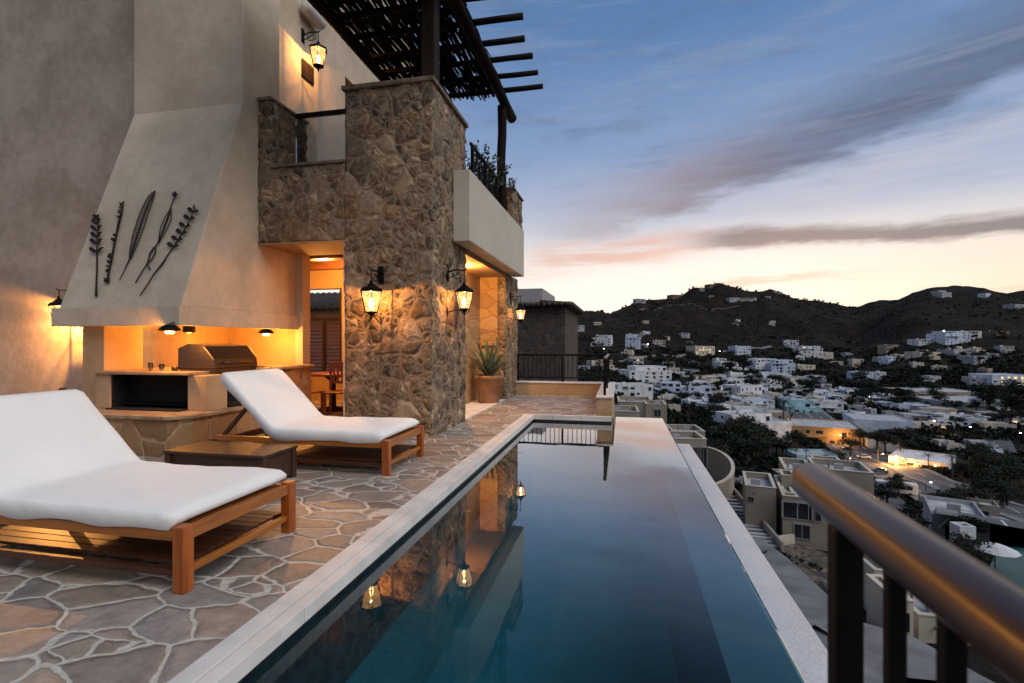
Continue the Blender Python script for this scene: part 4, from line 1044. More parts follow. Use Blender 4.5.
# ------------------------------------------------------------------ houses
W1 = MB().box(-.5, .5, -.04, .04, -.5, .5).mesh('pane', TM['win'])
WL = MB().box(-.5, .5, -.04, .04, -.5, .5).mesh('lit_pane', TM['lit'])
_f = MB().box(-.56, -.5, -.07, .07, -.56, .56).box(.5, .56, -.07, .07, -.56, .56).box(-.5, .5, -.07, .07, .5, .56).box(-.5, .5, -.07, .07, -.56, -.5).box(-.02, .02, -.06, .06, -.5, .5)
WF = _f.mesh('frame', TM['frame'])
hr = random.Random(21)
HOUSES = []
def house(px, py, wpx, hpx, col, label, rot=None, depth=None, steps=1, lit=0, name='house', cat='house', box=True, group=None, near=False, roofc='roof', win=True):
    g_ = ground(px, py)
    if not g_: return None
    x, y, z, tt = g_
    W = wpx * tt / FL; H = max(2.6, hpx * tt / FL); D = depth or min(W * .9, max(5, W * .75))
    rz = YAW + R(rot if rot is not None else hr.uniform(-28, 28))
    fw = Vector((-sa, ca, 0))
    c = Vector((x, y, 0)) + fw * D * .45
    zb = min(terr(c.x + math.cos(k) * W * .6, c.y + math.sin(k) * D * .6) for k in (0, 1.57, 3.14, 4.71)) - .5
    zt = z + H
    T = thing(name, label or 'pending', cat, (c.x, c.y, z), rz, group)
    nst = max(1, round(H / 3.2)); sh = H / nst
    body = MB(); roof = MB(); vols = []
    a, b = W / 2, D / 2
    vols.append((-a, a, -b, b, zb - z, H))
    if steps > 1 and nst > 1:                    # upper storeys step back
        k = hr.choice((-1, 1)); lowh = sh * max(1, nst - 1)
        vols = [(-a, a, -b, b, zb - z, lowh), ((-a * .55 if k > 0 else -a * .96), (a * .96 if k > 0 else a * .55), -b * .45, b * .97, lowh, H)]
        if steps > 2: vols.append((-a - W * .28, -a + .02, -b * .6, b * .8, zb - z, sh * .95))
    for (x0, x1, y0, y1, z0, z1) in vols:
        body.box(x0, x1, y0, y1, z0, z1 - .02)
        roof.box(x0 + .2, x1 - .2, y0 + .2, y1 - .2, z1 - .02, z1 + .03)
        for q in ((x0, x1, y0, y0 + .2), (x0, x1, y1 - .2, y1), (x0, x0 + .2, y0 + .2, y1 - .2), (x1 - .2, x1, y0 + .2, y1 - .2)): body.box(*q, z1 - .019, z1 + .55)
    for (x0, x1, y0, y1, z0, z1) in vols[:2]:
        if hr.random() < .55 and x1 - x0 > 5:        # projecting slab shading a terrace, on two thin posts
            q0 = x0 + (x1 - x0) * hr.uniform(0, .4); q1 = q0 + (x1 - x0) * hr.uniform(.4, .6); zz_ = max(2.7, z1 - sh * hr.choice((0, 1)) - .1)
            if zz_ < z1: body.box(q0, q1, y0 - hr.uniform(1.2, 2.4), y0 - .01, zz_, zz_ + .28)
    mr = TM[roofc]
    obj('wall', body, TM[col], T, local=True)
    if near or wpx > 9: obj('roof', roof, mr, T, local=True)
    if box:
        tb = MB().box(-a * .5, -a * .5 + 2.0, 0, 1.8, vols[-1 if steps < 3 else 1][5], vols[-1 if steps < 3 else 1][5] + 1.5) if W > 6 else MB().box(-.6, .6, -.5, .5, H, H + 1)
        obj('roof_box', tb, TM[hr.choice(('white', 'grey', col))], T, local=True)
    if win:
        for vi, (x0, x1, y0, y1, z0, z1) in enumerate(vols[:2]):
            z0w = 0 if vi == 0 else z0
            ns = max(1, round((z1 - z0w) / 3.2)); hh = (z1 - z0w) / ns
            for s_ in range(ns):
                n_ = max(1, min(6, int((x1 - x0) / 3.6)))
                for k in range(n_):
                    if hr.random() < (.15 if near else .42): continue
                    ww = hr.choice((1.2, 1.8, 2.6)) * min(1, (x1 - x0) / n_ / 3.2); wh = hr.choice((1.3, 2.1)) * min(1, hh / 3)
                    wx = x0 + (k + .5) * (x1 - x0) / n_ + hr.uniform(-.2, .2); wz = z0w + s_ * hh + (wh / 2 + .25 if wh > 1.6 else hh * .52)
                    me = WL if (lit and hr.random() < lit) else W1
                    o = bpy.data.objects.new('window', me); COL.objects.link(o); o.parent = T; o.location = (wx, y0 - .02, wz); o.scale = (ww, 1, wh)
                    if near or tt < 120:
                        fo = bpy.data.objects.new('frame', WF); COL.objects.link(fo); fo.parent = o
                # a window on each visible side
                for sx in ((x0, -1), (x1, 1)):
                    if hr.random() < .6 and (near or wpx > 14):
                        o = bpy.data.objects.new('window', W1); COL.objects.link(o); o.parent = T; o.rotation_euler = (0, 0, PI / 2)
                        o.location = (sx[0] + .02 * sx[1], (y0 + y1) / 2 + hr.uniform(-1, 1), z0w + s_ * hh + hh * .52); o.scale = (1.3, 1, 1.3)
    HOUSES.append((T, px, py, W, col, nst, steps, box))
    occupied.append((c.x, c.y, max(W, D) * .62))
    return T

H_ = house
# hillside, left
H_(603, 346, 20, 10, 'white', 'white two storey house alone on the slope right of the dark neighbour roof', steps=2)
H_(634, 349, 14, 14, 'bluewhite', 'tall narrow pale house stepped up the hillside beside a bright lamp', steps=2)
H_(579, 332, 10, 6, 'grey', 'small grey house high on the slope beside the neighbour roof')
H_(660, 346, 12, 5, 'cream', 'low cream house under the hill on the left')
H_(685, 338, 9, 4, 'grey', 'tiny grey house halfway up the left hill')
H_(648, 383, 44, 15, 'white', 'long white house with big square windows and a lower terrace', steps=3, rot=8)
H_(634, 397, 36, 11, 'white', 'white house with a slim dark post, in front of the long terraced one', rot=5)
H_(676, 396, 26, 12, 'bluewhite', 'bluish white house with tall framed bays', steps=2, rot=-10)
H_(700, 402, 28, 14, 'bluewhite', 'bluish white house where the pale street begins', steps=2, rot=-16)
H_(703, 356, 22, 9, 'cream', 'cream house with bright spots of light below the left hill', lit=.6)
H_(742, 356, 17, 9, 'bluewhite', 'light blue cube house above the dark round tree', rot=10)
H_(728, 371, 20, 8, 'white', 'white house with arched openings beside the dark round tree')
H_(766, 372, 30, 12, 'white', 'white three storey block right of the dark round tree', steps=2, rot=12)
H_(784, 376, 22, 15, 'bluewhite', 'tall bluish apartment block at the foot of the bare hill', steps=2, rot=-8)
H_(768, 383, 18, 7, 'white', 'small white house below the three storey block')
H_(793, 349, 13, 8, 'white', 'white house perched on the shoulder left of the stepped flats', rot=-20)
H_(812, 358, 22, 11, 'white', 'white stepped flats on the bare hillside', steps=2, rot=-10, lit=.1)
H_(826, 360, 14, 7, 'cream', 'lower end of the stepped flats with open loggias')
H_(858, 365, 11, 5, 'cream', 'single cream house in the dark brush below the saddle')
H_(866, 380, 20, 7, 'bluewhite', 'pale green-white house in the brush behind the plain', rot=5)
H_(882, 380, 9, 7, 'white', 'small white cube beside the pale green-white house')
H_(806, 372, 18, 6, 'cream', 'low cream house at the foot of the stepped flats')
# ridge
H_(640, 303, 10, 3.5, 'grey', 'flat house standing on the left ridge crest')
H_(676, 299, 12, 3.5, 'brown', 'long low house on the ridge left of the summit')
H_(742, 302, 28, 3.5, 'grey', 'long pale wall-like villa just under the summit', rot=5)
H_(712, 288, 9, 3, 'brown', 'tiny house near the summit mast')
H_(945, 297, 14, 6, 'grey', 'pale villa stepped just below the right summit', steps=2)
H_(987, 298, 9, 4, 'bluewhite', 'small pale house right of the right summit')
H_(1018, 309, 14, 4, 'grey', 'bluish house on the far right ridge')
# right hillside
H_(926, 345, 18, 5, 'white', 'left end of the big white villa on the right hillside', rot=4)
H_(956, 344, 28, 12, 'bluewhite', 'big stepped bluish white villa on the right hillside', steps=2, rot=6, lit=.12)
H_(972, 340, 18, 8, 'white', 'right wing of the big villa on the right hillside')
H_(929, 360, 24, 7, 'cream', 'cream villa on slim stilts below the big villa', rot=6)
H_(960, 356, 22, 6, 'grey', 'grey low house with one bright roof edge')
H_(1008, 352, 12, 5, 'grey', 'small grey house on the slope at the right edge')
H_(978, 364, 20, 7, 'grey', 'grey retaining block on the right slope')
H_(1000, 336, 22, 4, 'brown', 'long dark terrace house in the brush on the right slope')
H_(1012, 388, 38, 12, 'bluewhite', 'bright bluish building with lit base at the right edge', rot=-4, lit=.6, box=False)
H_(990, 388, 26, 9, 'grey', 'dark building with white frames beside the bright bluish one')
H_(950, 398, 68, 5, 'tan', 'very long low tan roof behind the plain trees', rot=-3, box=False)
H_(985, 410, 78, 7, 'grey', 'long grey roofed hall on the right of the plain', rot=4, box=False)
H_(1004, 420, 34, 5, 'brown', 'brown shed roof below the long grey hall', box=False)
# plain
H_(760, 438, 62, 21, 'white', 'large white villa with blue shaded colonnade among dark trees', steps=2, rot=14, depth=16)
H_(747, 396, 30, 9, 'white', 'broad white house with pale roof terrace in the middle of the town')
H_(757, 409, 34, 8, 'bluewhite', 'bluish white house with blue pool deck')
H_(806, 415, 32, 13, 'aqua', 'aqua tinted white house behind the ochre roofed hall', steps=2, rot=-12)
H_(832, 413, 26, 10, 'white', 'white angular house right of the aqua one', rot=-22)
H_(838, 446, 62, 17, 'ochre', 'flat pale roofed ochre hall lit by a street lamp', name='hall', cat='hall', rot=-24, depth=26, box=False, roofc='roof')
H_(892, 440, 50, 18, 'bluewhite', 'large bluish warehouse behind the boulevard trees', name='warehouse', cat='warehouse', rot=-22, depth=22, box=False, win=False)
H_(887, 452, 26, 10, 'white', 'white tented shed in front of the bluish warehouse', rot=-20, box=False, win=False)
H_(917, 424, 22, 8, 'grey', 'grey hall with pale roof behind the orange street lamp', box=False, rot=-10)
H_(960, 428, 34, 8, 'bluewhite', 'white gabled house at the edge of the dark grove', rot=-14, box=False)
SHOP = H_(942, 473, 48, 10, 'white', 'white flat roofed building glowing orange along its boulevard side', name='shop_building', cat='building', rot=-47, depth=18, box=False, win=True, roofc='white')
H_(845, 484, 30, 9, 'bluewhite', 'pale blue walled yard building beside the near end of the boulevard', rot=-22, box=False)
H_(818, 466, 40, 9, 'aqua', 'pale walled patio house behind two palm trees', rot=-5, box=False)
H_(984, 546, 44, 13, 'grey', 'grey flat roofed house with rim parapet near the teal court', rot=-34, depth=9, box=True, near=True)
H_(966, 520, 60, 6, 'tan', 'long tan wall building beside the lower boulevard', rot=-34, depth=4, box=False)
H_(968, 560, 15, 6, 'white', 'small white shed near the umbrella', near=False, box=False)
H_(800, 490, 34, 12, 'tan', 'low tan wing at the back of the nearest flat roofed house', rot=-6, box=False, near=True)

# ------------------------------------------------------------------ the two nearest tan houses, built in more detail
def villa_tan(px, tt, zb, label, vols, wins, col='tan', cat='house', rot=-10):
    """vols: (px0, px1, y of the front parapet top, distance, depth); wins: (px, y, distance, width m, height m)"""
    d = ray(px, CY0); T = thing('house', label, cat, (d.x * tt, d.y * tt, zb), YAW + R(rot)); ox = (px - 512) / FL * tt
    for (p0, p1, yt, t0, dep) in vols:
        x0, x1 = (p0 - 512) / FL * t0 - ox, (p1 - 512) / FL * t0 - ox; y0, y1 = t0 - tt, t0 - tt + dep; z1 = CH - (yt - CY0) / FL * t0 - zb - .75
        b = MB().box(x0, x1, y0, y1, -8, z1)
        for q in ((x0, x1, y0, y0 + .22), (x0, x1, y1 - .22, y1), (x0, x0 + .22, y0 + .22, y1 - .22), (x1 - .22, x1, y0 + .22, y1 - .22)): b.box(*q, z1 + .001, z1 + .68)
        w_ = obj('wall', b, TM[col], T, local=True)
        c_ = MB()
        for q in ((x0 - .04, x1 + .04, y0 - .04, y0 + .26), (x0 - .04, x1 + .04, y1 - .26, y1 + .04), (x0 - .04, x0 + .26, y0 + .26, y1 - .26), (x1 - .26, x1 + .04, y0 + .26, y1 - .26)): c_.box(*q, z1 + .682, z1 + .75)
        obj('parapet_cap', c_, TM['cream'], w_, local=True)
        obj('roof', MB().box(x0 + .23, x1 - .23, y0 + .23, y1 - .23, z1 + .002, z1 + .06), TM['roof'], T, local=True)
        if x1 - x0 > 2 and y1 - y0 > 3:
            ax_, ay_ = x0 + (x1 - x0) * hr.uniform(.2, .6), y0 + (y1 - y0) * hr.uniform(.35, .6)
            ac = obj('air_conditioner', MB().box(ax_, ax_ + .9, ay_, ay_ + .4, z1 + .16, z1 + .8).box(ax_ + .05, ax_ + .15, ay_, ay_ + .4, z1 + .062, z1 + .158).box(ax_ + .75, ax_ + .85, ay_, ay_ + .4, z1 + .062, z1 + .158), TM['grey'], T, local=True)
            obj('roof_vent', MB().tube([(ax_ - .4, ay_ + 1, z1 + .06), (ax_ - .4, ay_ + 1, z1 + .7)], .08, 8), TM['brown'], T, local=True)
            obj('water_spout', MB().tube([(x0 + (x1 - x0) * .3, y0 + .01, z1 + .1), (x0 + (x1 - x0) * .3, y0 - .35, z1 + .05)], .05, 8), TM['brown'], T, local=True)
            obj('stain', MB().box(x0 + (x1 - x0) * .3 - .08, x0 + (x1 - x0) * .3 + .1, y0 - .006, y0 - .003, z1 - 1.3, z1 + .02), TM['brown'], T, local=True) if False else None
    for (wp, wy, wt, ww, wh) in wins:
        o = bpy.data.objects.new('window', W1); COL.objects.link(o); o.parent = T
        o.location = ((wp - 512) / FL * wt - ox, wt - tt - .02, CH - (wy - CY0) / FL * wt - zb); o.scale = (ww, 1, wh)
        fo = bpy.data.objects.new('frame', WF); COL.objects.link(fo); fo.parent = o
    q_ = ray(px, CY0) * (tt + 4); occupied.append((q_.x, q_.y, 9))
    return T
villa_tan(786, 49, -18, 'nearest tan house with rooftop parapets and a dark wide window', [(745, 773, 489, 50, 6), (773.1, 783, 492, 51.5, 5), (783.1, 828, 496, 49, 8), (754, 779, 467, 57.2, 6), (763, 787, 458.5, 63.4, 5), (779.3, 826, 464, 57.6, 5.6), (762, 774, 474, 54, 2.5)],
          [(796, 510, 49, 2.4, 1.5), (811, 510, 49, 1.0, 1.5), (800, 530, 49, 1.3, 1.3), (750, 503, 50, .5, .5), (792, 478, 57.6, .9, 1.1)], rot=-22)
villa_tan(690, 60, -17, 'tan house with three tall dark openings beside the curved wall', [(640, 706, 439, 60, 5), (668, 700, 431, 65.2, 5)],
          [(694.5, 458, 60, .7, 2.4), (699, 458, 60, .5, 2.4), (703, 458, 60, .7, 2.4)], rot=-6)
villa_tan(640, 70, -15, 'tan house of stacked flat roofs just past the far water edge', [(600, 645, 412, 66, 6), (641, 661, 404, 74, 5), (606, 640, 402, 82, 8), (648, 654, 398, 79.5, 3)], [(652, 413, 74, .9, 1.0)])
villa_tan(900, 27, -14, 'pale house with tall dark doorway glimpsed between the foreground balusters', [(858, 880, 568, 32, 4), (896, 912, 600, 27, 3), (912.2, 960, 612, 28, 4)], [(874, 582, 32, .8, 1.8), (904, 622, 27, .4, 1.0)], col='cream')
# curved wall
pts = []
for px_, tt_ in ((706, 64), (716, 65), (727, 67), (734, 71), (733, 77), (726, 82), (716, 86), (706, 88)):
    d = ray(px_, CY0) * tt_; pts.append(Vector((d.x, d.y, -17.0)))
cw = thing('curved_wall', 'curved tan retaining wall with pale cap beside the drive', 'wall', pts[0])
fine = []
for a, b in zip(pts, pts[1:]):
    for k in range(6): fine.append(a.lerp(b, k / 6))
for _ in range(12): fine = [fine[0]] + [(fine[i - 1] + fine[i] + fine[i + 1]) / 3 for i in range(1, len(fine) - 1)] + [fine[-1]]
def ribbon(fine, wd, z0, z1):
    mb = MB(); n_ = len(fine); vs_ = []
    for i, p_ in enumerate(fine):
        d = (fine[min(i + 1, n_ - 1)] - fine[max(i - 1, 0)]).normalized(); s_ = Vector((-d.y, d.x, 0)) * wd / 2
        vs_ += [(p_ + s_).to_tuple()[:2] + (z0,), (p_ - s_).to_tuple()[:2] + (z0,), (p_ - s_).to_tuple()[:2] + (z1,), (p_ + s_).to_tuple()[:2] + (z1,)]
    fs_ = [(3, 2, 1, 0), (4 * n_ - 4, 4 * n_ - 3, 4 * n_ - 2, 4 * n_ - 1)]
    for i in range(n_ - 1):
        for j in range(4): fs_.append((4 * i + j, 4 * i + (j + 1) % 4, 4 * i + 4 + (j + 1) % 4, 4 * i + 4 + j))
    return mb.add(vs_, fs_)
obj('wall', ribbon(fine, .35, -27, -17.02), TM['tan'], cw); obj('wall_cap', ribbon(fine, .5, -17.018, -16.88), TM['cream'], cw)
# stair flight on the slope below the pool ledge
sp = [ground(*q) for q in ((724, 494), (733, 508), (745, 524), (757, 540), (768, 556))]
st = thing('garden_stair', 'steep stair with black treads and curved side wall below the pool', 'stair', sp[0][:3])
mb, mc = MB(), MB(); n_ = 16
for k in range(n_):
    f = k / n_ * 4; i = int(f); a, b = Vector(sp[i][:3]), Vector(sp[i + 1][:3]); c = a.lerp(b, f - i); d = (b - a); d.z = 0; d.normalize(); s_ = Vector((-d.y, d.x, 0))
    obj('tread', MB().bar(c - s_ * .9 + Vector((0, 0, .5)), c + s_ * .9 + Vector((0, 0, .5)), .55, .16), TM['grey'], st)
for s2 in (-1.15, 1.15):
    mc = MB()
    for i in range(4):
        a, b = Vector(sp[i][:3]), Vector(sp[i + 1][:3]); d = (b - a); d.z = 0; d.normalize(); s_ = Vector((-d.y, d.x, 0)) * s2
        mc.bar(a + s_ + Vector((0, 0, .4)), b + s_ + Vector((0, 0, .4)), .22, 1.6)
    obj('side_wall', mc, TM['tan'], st)
# rubble slope and low garden walls below the pool
def patch(name, pix, mat, lab, lift=.3, k='structure'):
    c = [ground(*q) for q in pix]; n_ = len(c); mb = MB()
    # fan grid following the ground
    ctr = (sum(q[0] for q in c) / n_, sum(q[1] for q in c) / n_)
    vs_ = [(ctr[0], ctr[1], terr(*ctr) + lift)]; m_ = 6; bd = []
    for a, b in zip(c, c[1:] + c[:1]):
        for q in range(5): bd.append((a[0] + (b[0] - a[0]) * q / 5, a[1] + (b[1] - a[1]) * q / 5))
    for r_ in range(1, m_ + 1):
        for (x, y) in bd:
            x2, y2 = ctr[0] + (x - ctr[0]) * r_ / m_, ctr[1] + (y - ctr[1]) * r_ / m_; vs_.append((x2, y2, terr(x2, y2) + lift + noise.noise(Vector((x2, y2, 2))) * (.25 if mat is TM['dirt'] else 0)))
    nb = len(bd); fs_ = [(0, 1 + j, 1 + (j + 1) % nb) for j in range(nb)]
    for r_ in range(m_ - 1):
        for j in range(nb): fs_.append((1 + r_ * nb + j, 1 + (r_ + 1) * nb + j, 1 + (r_ + 1) * nb + (j + 1) % nb, 1 + r_ * nb + (j + 1) % nb))
    mb.add(vs_, fs_); kind(obj(name, mb, mat), k, lab)
patch('dirt_slope', [(765, 552), (800, 548), (845, 560), (860, 600), (845, 650), (800, 592)], TM['dirt'], 'rubbly bare slope')
patch('ball_court', [(1000, 552), (1045, 536), (1090, 600), (1030, 618), (985, 585)], TM['teal'], 'teal sports court', .5)
patch('car_park', [(925, 438), (960, 430), (1010, 440), (1020, 458), (985, 462), (940, 452)], TM['asph'], 'dark car park beyond the white building', .4)
patch('yard', [(852, 466), (868, 480), (900, 500), (935, 520), (915, 530), (870, 505), (840, 480)], TM['asph'], 'dark yard beside the boulevard', .3)
for (a, b, lb) in (((765, 522), (792, 536), 'low pale garden wall below the nearest tan house'), ((770, 548), (812, 541), 'garden wall running to the corner of the nearest tan house')):
    p0, p1 = Vector(ground(*a)[:3]), Vector(ground(*b)[:3])
    tag(obj('garden_wall', MB().bar(p0 + Vector((0, 0, .3)), p1 + Vector((0, 0, .3)), .3, 1.2), TM['cream']), lb, 'wall')

# ------------------------------------------------------------------ fill: small white houses on the plain
def free(x, y, r_):
    return all((x - a) ** 2 + (y - b) ** 2 > (r_ + c) ** 2 for a, b, c in occupied)
zones = [((615, 372), (700, 412), 16, (9, 18), 2), ((700, 378), (830, 412), 72, (8, 19), 2), ((730, 400), (800, 425), 8, (16, 28), 2), ((830, 390), (905, 420), 26, (8, 18), 1),
         ((900, 405), (1024, 432), 14, (14, 30), 1), ((880, 345), (1024, 385), 14, (7, 14), 0), ((575, 318), (700, 352), 9, (5, 9), 0), ((560, 355), (700, 372), 10, (8, 14), 0), ((700, 355), (860, 380), 8, (7, 12), 0), ((930, 440), (1024, 470), 5, (12, 20), 1), ((690, 288), (790, 330), 8, (4, 8), 0)]
FILL = []
for (a, b, n_, ws, big) in zones:
    tries = 0; got = 0
    while got < n_ and tries < n_ * 30:
        tries += 1
        px, py = hr.uniform(a[0], b[0]), hr.uniform(a[1], b[1]); wp = hr.uniform(*ws)
        g_ = ground(px, py)
        if not g_: continue
        W = wp * g_[3] / FL
        if not free(g_[0], g_[1], W * .35): continue
        col = hr.choices(('white', 'bluewhite', 'cream', 'grey', 'tan'), (5, 3, 2, 2, 1) if big else (2, 2, 3, 3, 2))[0]
        T = house(px, py, wp, wp * hr.uniform(.2, .36) if big else wp * hr.uniform(.28, .46), col, None, steps=hr.choice((1, 2)), lit=.03, box=hr.random() < .5)
        if T: FILL.append(HOUSES[-1]); got += 1

LM = [('the dark round tree', 742, 370), ('the stepped flats', 815, 355), ('the ochre hall', 838, 440), ('the large white villa', 760, 432), ('the big hillside villa', 955, 340),
      ('the bluish warehouse', 892, 436), ('the orange-lit building', 945, 476), ('the long terraced white house', 648, 380), ('the summit mast', 712, 286), ('the aqua house', 806, 412), ('the right summit', 945, 290), ('the bright bluish building', 1012, 384), ('the bluish bay houses', 690, 400), ('the long grey hall', 985, 408)]
def where(px, py):
    nm, lx, ly = min(LM, key=lambda q: (q[1] - px) ** 2 + ((q[2] - py) * 2.2) ** 2)
    dx_, dy_ = px - lx, (py - ly) * 2.2
    far_ = 'well ' if math.hypot(dx_, dy_) > 45 else ''
    s_ = ('right of' if dx_ > 0 else 'left of') if abs(dx_) > abs(dy_) * 1.3 else ('below' if dy_ > 0 else 'above')
    if .45 < abs(dx_) / (abs(dy_) + .01) < 1.3: s_ = ('below and ' if dy_ > 0 else 'above and ') + ('right of' if dx_ > 0 else 'left of')
    return far_ + s_ + ' ' + nm
ORD = ['leftmost', 'second from left', 'third from left', 'fourth from left', 'fifth from left', 'sixth from left', 'seventh from left', 'eighth from left', 'ninth from left', 'tenth from left', 'eleventh from left', 'twelfth from left']
def name_all(rows, noun, grp):
    """rows: (object, px, py, look words). Give each its own label; equal ones are ranked from the left."""
    by = {}
    for (o, px, py, look) in rows: by.setdefault((look + ' ' + noun + ' ' + where(px, py)), []).append((px, o))
    for lb, lst in by.items():
        lst.sort(key=lambda q: q[0])
        for i, (px, o) in enumerate(lst):
            o['label'] = lb if len(lst) == 1 else lb + ', ' + ('rightmost' if i == len(lst) - 1 else ORD[min(i, 11)])
            if grp: o['group'] = grp
cn = {'white': 'white', 'bluewhite': 'bluish white', 'cream': 'cream', 'grey': 'grey', 'tan': 'tan'}
name_all([(T, px, py, ('small ' if W < 11 else 'broad ') + cn[col] + (' stepped' if steps > 1 and nst > 1 else ' flat-roofed')) for (T, px, py, W, col, nst, steps, box) in FILL], 'house', 'small houses scattered over the town')

# ------------------------------------------------------------------ trees
def crown_mesh(seed, lobes, n, size, squash=.8, name='crown'):
    rr = random.Random(seed); mb = MB()
    cs = [(Vector((rr.uniform(-1, 1) * .6, rr.uniform(-1, 1) * .6, rr.uniform(-.35, .45) * squash)), rr.uniform(.35, .62)) for _ in range(lobes)]
    for _ in range(n):
        c, r_ = rr.choice(cs); v = Vector((rr.gauss(0, 1), rr.gauss(0, 1), rr.gauss(0, 1))).normalized()
        p = c + Vector((v.x, v.y, v.z * squash)) * r_ * rr.uniform(.55, 1.08)
        a = (v + Vector((rr.uniform(-.8, .8), rr.uniform(-.8, .8), rr.uniform(-.8, .8)))).normalized().orthogonal().normalized(); b = v.cross(a).normalized()
        s_ = size * rr.uniform(.5, 1.3)
        mb.add([p - a * s_, p - b * s_ * .6, p + a * s_, p + b * s_ * .6], [(0, 1, 2, 3)])
    return mb
protos = []
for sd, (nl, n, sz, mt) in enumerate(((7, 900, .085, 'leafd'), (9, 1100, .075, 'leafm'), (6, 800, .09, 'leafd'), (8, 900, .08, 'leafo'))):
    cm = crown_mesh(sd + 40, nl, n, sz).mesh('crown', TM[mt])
    tm = MB(); rr = random.Random(sd)
    tm.tube([(0, 0, -1.9), (.03, .02, -1.2), (.0, .05, -.6), (.05, 0, 0)], [.11, .08, .07, .04], 7)
    for k in range(5):
        a = k * 1.26 + rr.uniform(-.3, .3); tm.tube([(.01, .03, -.7 + k * .08), (math.cos(a) * .25, math.sin(a) * .25, -.25), (math.cos(a) * .55, math.sin(a) * .55, .1)], [.05, .03, .012], 5)
    protos.append((cm, tm.mesh('trunk', TM['trunk'])))
TREES = []
tr = random.Random(77)
def tree(px, py, hpx, v=None, label=None, wide=1.0):
    g_ = ground(px, py)
    if not g_: return
    x, y, z, tt = g_; Hm = hpx * tt / FL
    v = tr.randrange(4) if v is None else v
    cm, tmm = protos[v]
    T = thing('tree', label or 'pending', 'tree', (x, y, z), tr.uniform(0, 6))
    s_ = Hm / 2.5
    T.scale = (s_ * wide, s_ * wide, s_)
    for nm, me in (('trunk', tmm), ('crown', cm)):
        o = bpy.data.objects.new(nm, me); COL.objects.link(o); o.parent = T; o.location = (0, 0, 1.75)
    if not label: TREES.append((T, px, py, ('dark rounded', 'bushy green', 'dark spreading', 'olive toned')[v]))
    occupied.append((x, y, Hm * .3))
    return T
tree(743, 377, 22, 0, 'large very dark round tree among the white houses', 1.35)
# clumps in front of and between the houses: (x0, x1, y0, y1, count, height px)
for (x0, x1, y0, y1, n_, h0, h1) in ((722, 762, 446, 470, 13, 20, 32), (760, 800, 446, 462, 9, 14, 24), (690, 722, 396, 420, 5, 10, 16), (640, 700, 402, 415, 6, 8, 13), (615, 700, 386, 398, 6, 6, 10),
                                (655, 740, 362, 392, 16, 8, 14), (770, 870, 384, 402, 18, 8, 14), (850, 960, 396, 412, 22, 8, 15), (985, 1024, 404, 440, 10, 16, 28), (930, 1000, 412, 436, 8, 9, 15),
                                (850, 908, 446, 457, 12, 15, 23), (960, 1024, 470, 515, 18, 16, 30), (868, 905, 492, 506, 6, 12, 18), (905, 965, 515, 545, 10, 16, 26), (925, 985, 550, 590, 5, 24, 34), (740, 752, 485, 500, 3, 12, 17),
                                (700, 800, 378, 396, 10, 6, 10), (860, 910, 430, 446, 5, 10, 14), (850, 885, 492, 506, 4, 10, 16), (560, 720, 340, 366, 14, 5, 9), (770, 860, 338, 372, 12, 5, 8), (885, 1024, 330, 385, 22, 5, 10)):
    for _ in range(n_):
        tree(tr.uniform(x0, x1), tr.uniform(y0, y1), tr.uniform(h0, h1) * 1.12, wide=tr.uniform(1.0, 1.7))
name_all([r_ for r_ in TREES], 'tree', 'broadleaf trees between the houses')

# palms
pf = MB(); rr = random.Random(9)
for k in range(26):
    a = k * 2.4; e0 = 1.15 - 1.35 * (k / 26); pts = []; d = Vector((math.cos(a) * math.cos(e0), math.sin(a) * math.cos(e0), math.sin(e0)))
    p = Vector((0, 0, 0))
    for i in range(7): pts.append(p.copy()); p += d * .2; d.z -= .22; d.normalize()
    for i in range(6):
        t_ = (pts[i + 1] - pts[i]).normalized(); s_ = t_.cross(Vector((0, 0, 1))).normalized()
        for q in range(3):
            c = pts[i].lerp(pts[i + 1], q / 3); ln = .20 * math.sin(PI * (i + q / 3 + .8) / 7.2)
            for sg in (-1, 1):
                e_ = c + s_ * sg * ln + t_ * ln * .6 - Vector((0, 0, ln * .55)); pf.add([c, c + t_ * .035, e_], [(0, 1, 2)])
pfm = pf.mesh('crown', TM['palm'])
ptm = MB().tube([(0, 0, -5), (.08, 0, -3.3), (.05, 0, -1.6), (0, 0, 0)], [.15, .11, .10, .11], 7).mesh('trunk', TM['trunk'])
PALMS = []
def palm(px, py, hpx, label=None):
    g_ = ground(px, py)
    if not g_: return
    x, y, z, tt = g_; Hm = hpx * tt / FL
    T = thing('palm_tree', label or 'pending', 'palm tree', (x, y, z), tr.uniform(0, 6)); s_ = Hm / 5.6; T.scale = (s_ * 1.15,) * 2 + (s_,)
    for nm, me in (('trunk', ptm), ('crown', pfm)):
        o = bpy.data.objects.new(nm, me); COL.objects.link(o); o.parent = T; o.location = (0, 0, 4.9)
        if nm == 'crown': o.scale = (1.35, 1.35, 1.2)
    if not label: PALMS.append((T, px, py, 'dark'))
palm(928, 475, 22, 'palm tree before the orange-lit wall'); palm(952, 482, 28, 'taller palm tree right of the one before the orange-lit wall')
palm(796, 464, 15, 'left palm tree of the pair in the walled patio'); palm(806, 466, 17, 'right palm tree of the pair in the walled patio')
palm(878, 466, 20, 'palm tree by the lamp-lit boulevard side'); palm(900, 470, 24, 'palm tree at the left end of the orange glow'); palm(838, 478, 30, 'tall palm tree beside the end of the handrail'); palm(784, 436, 38, 'tallest palm tree right of the large white villa')
palm(790, 432, 26, 'shorter palm tree behind the tallest one'); palm(1006, 470, 22, 'palm tree near the right edge above the dark grove')
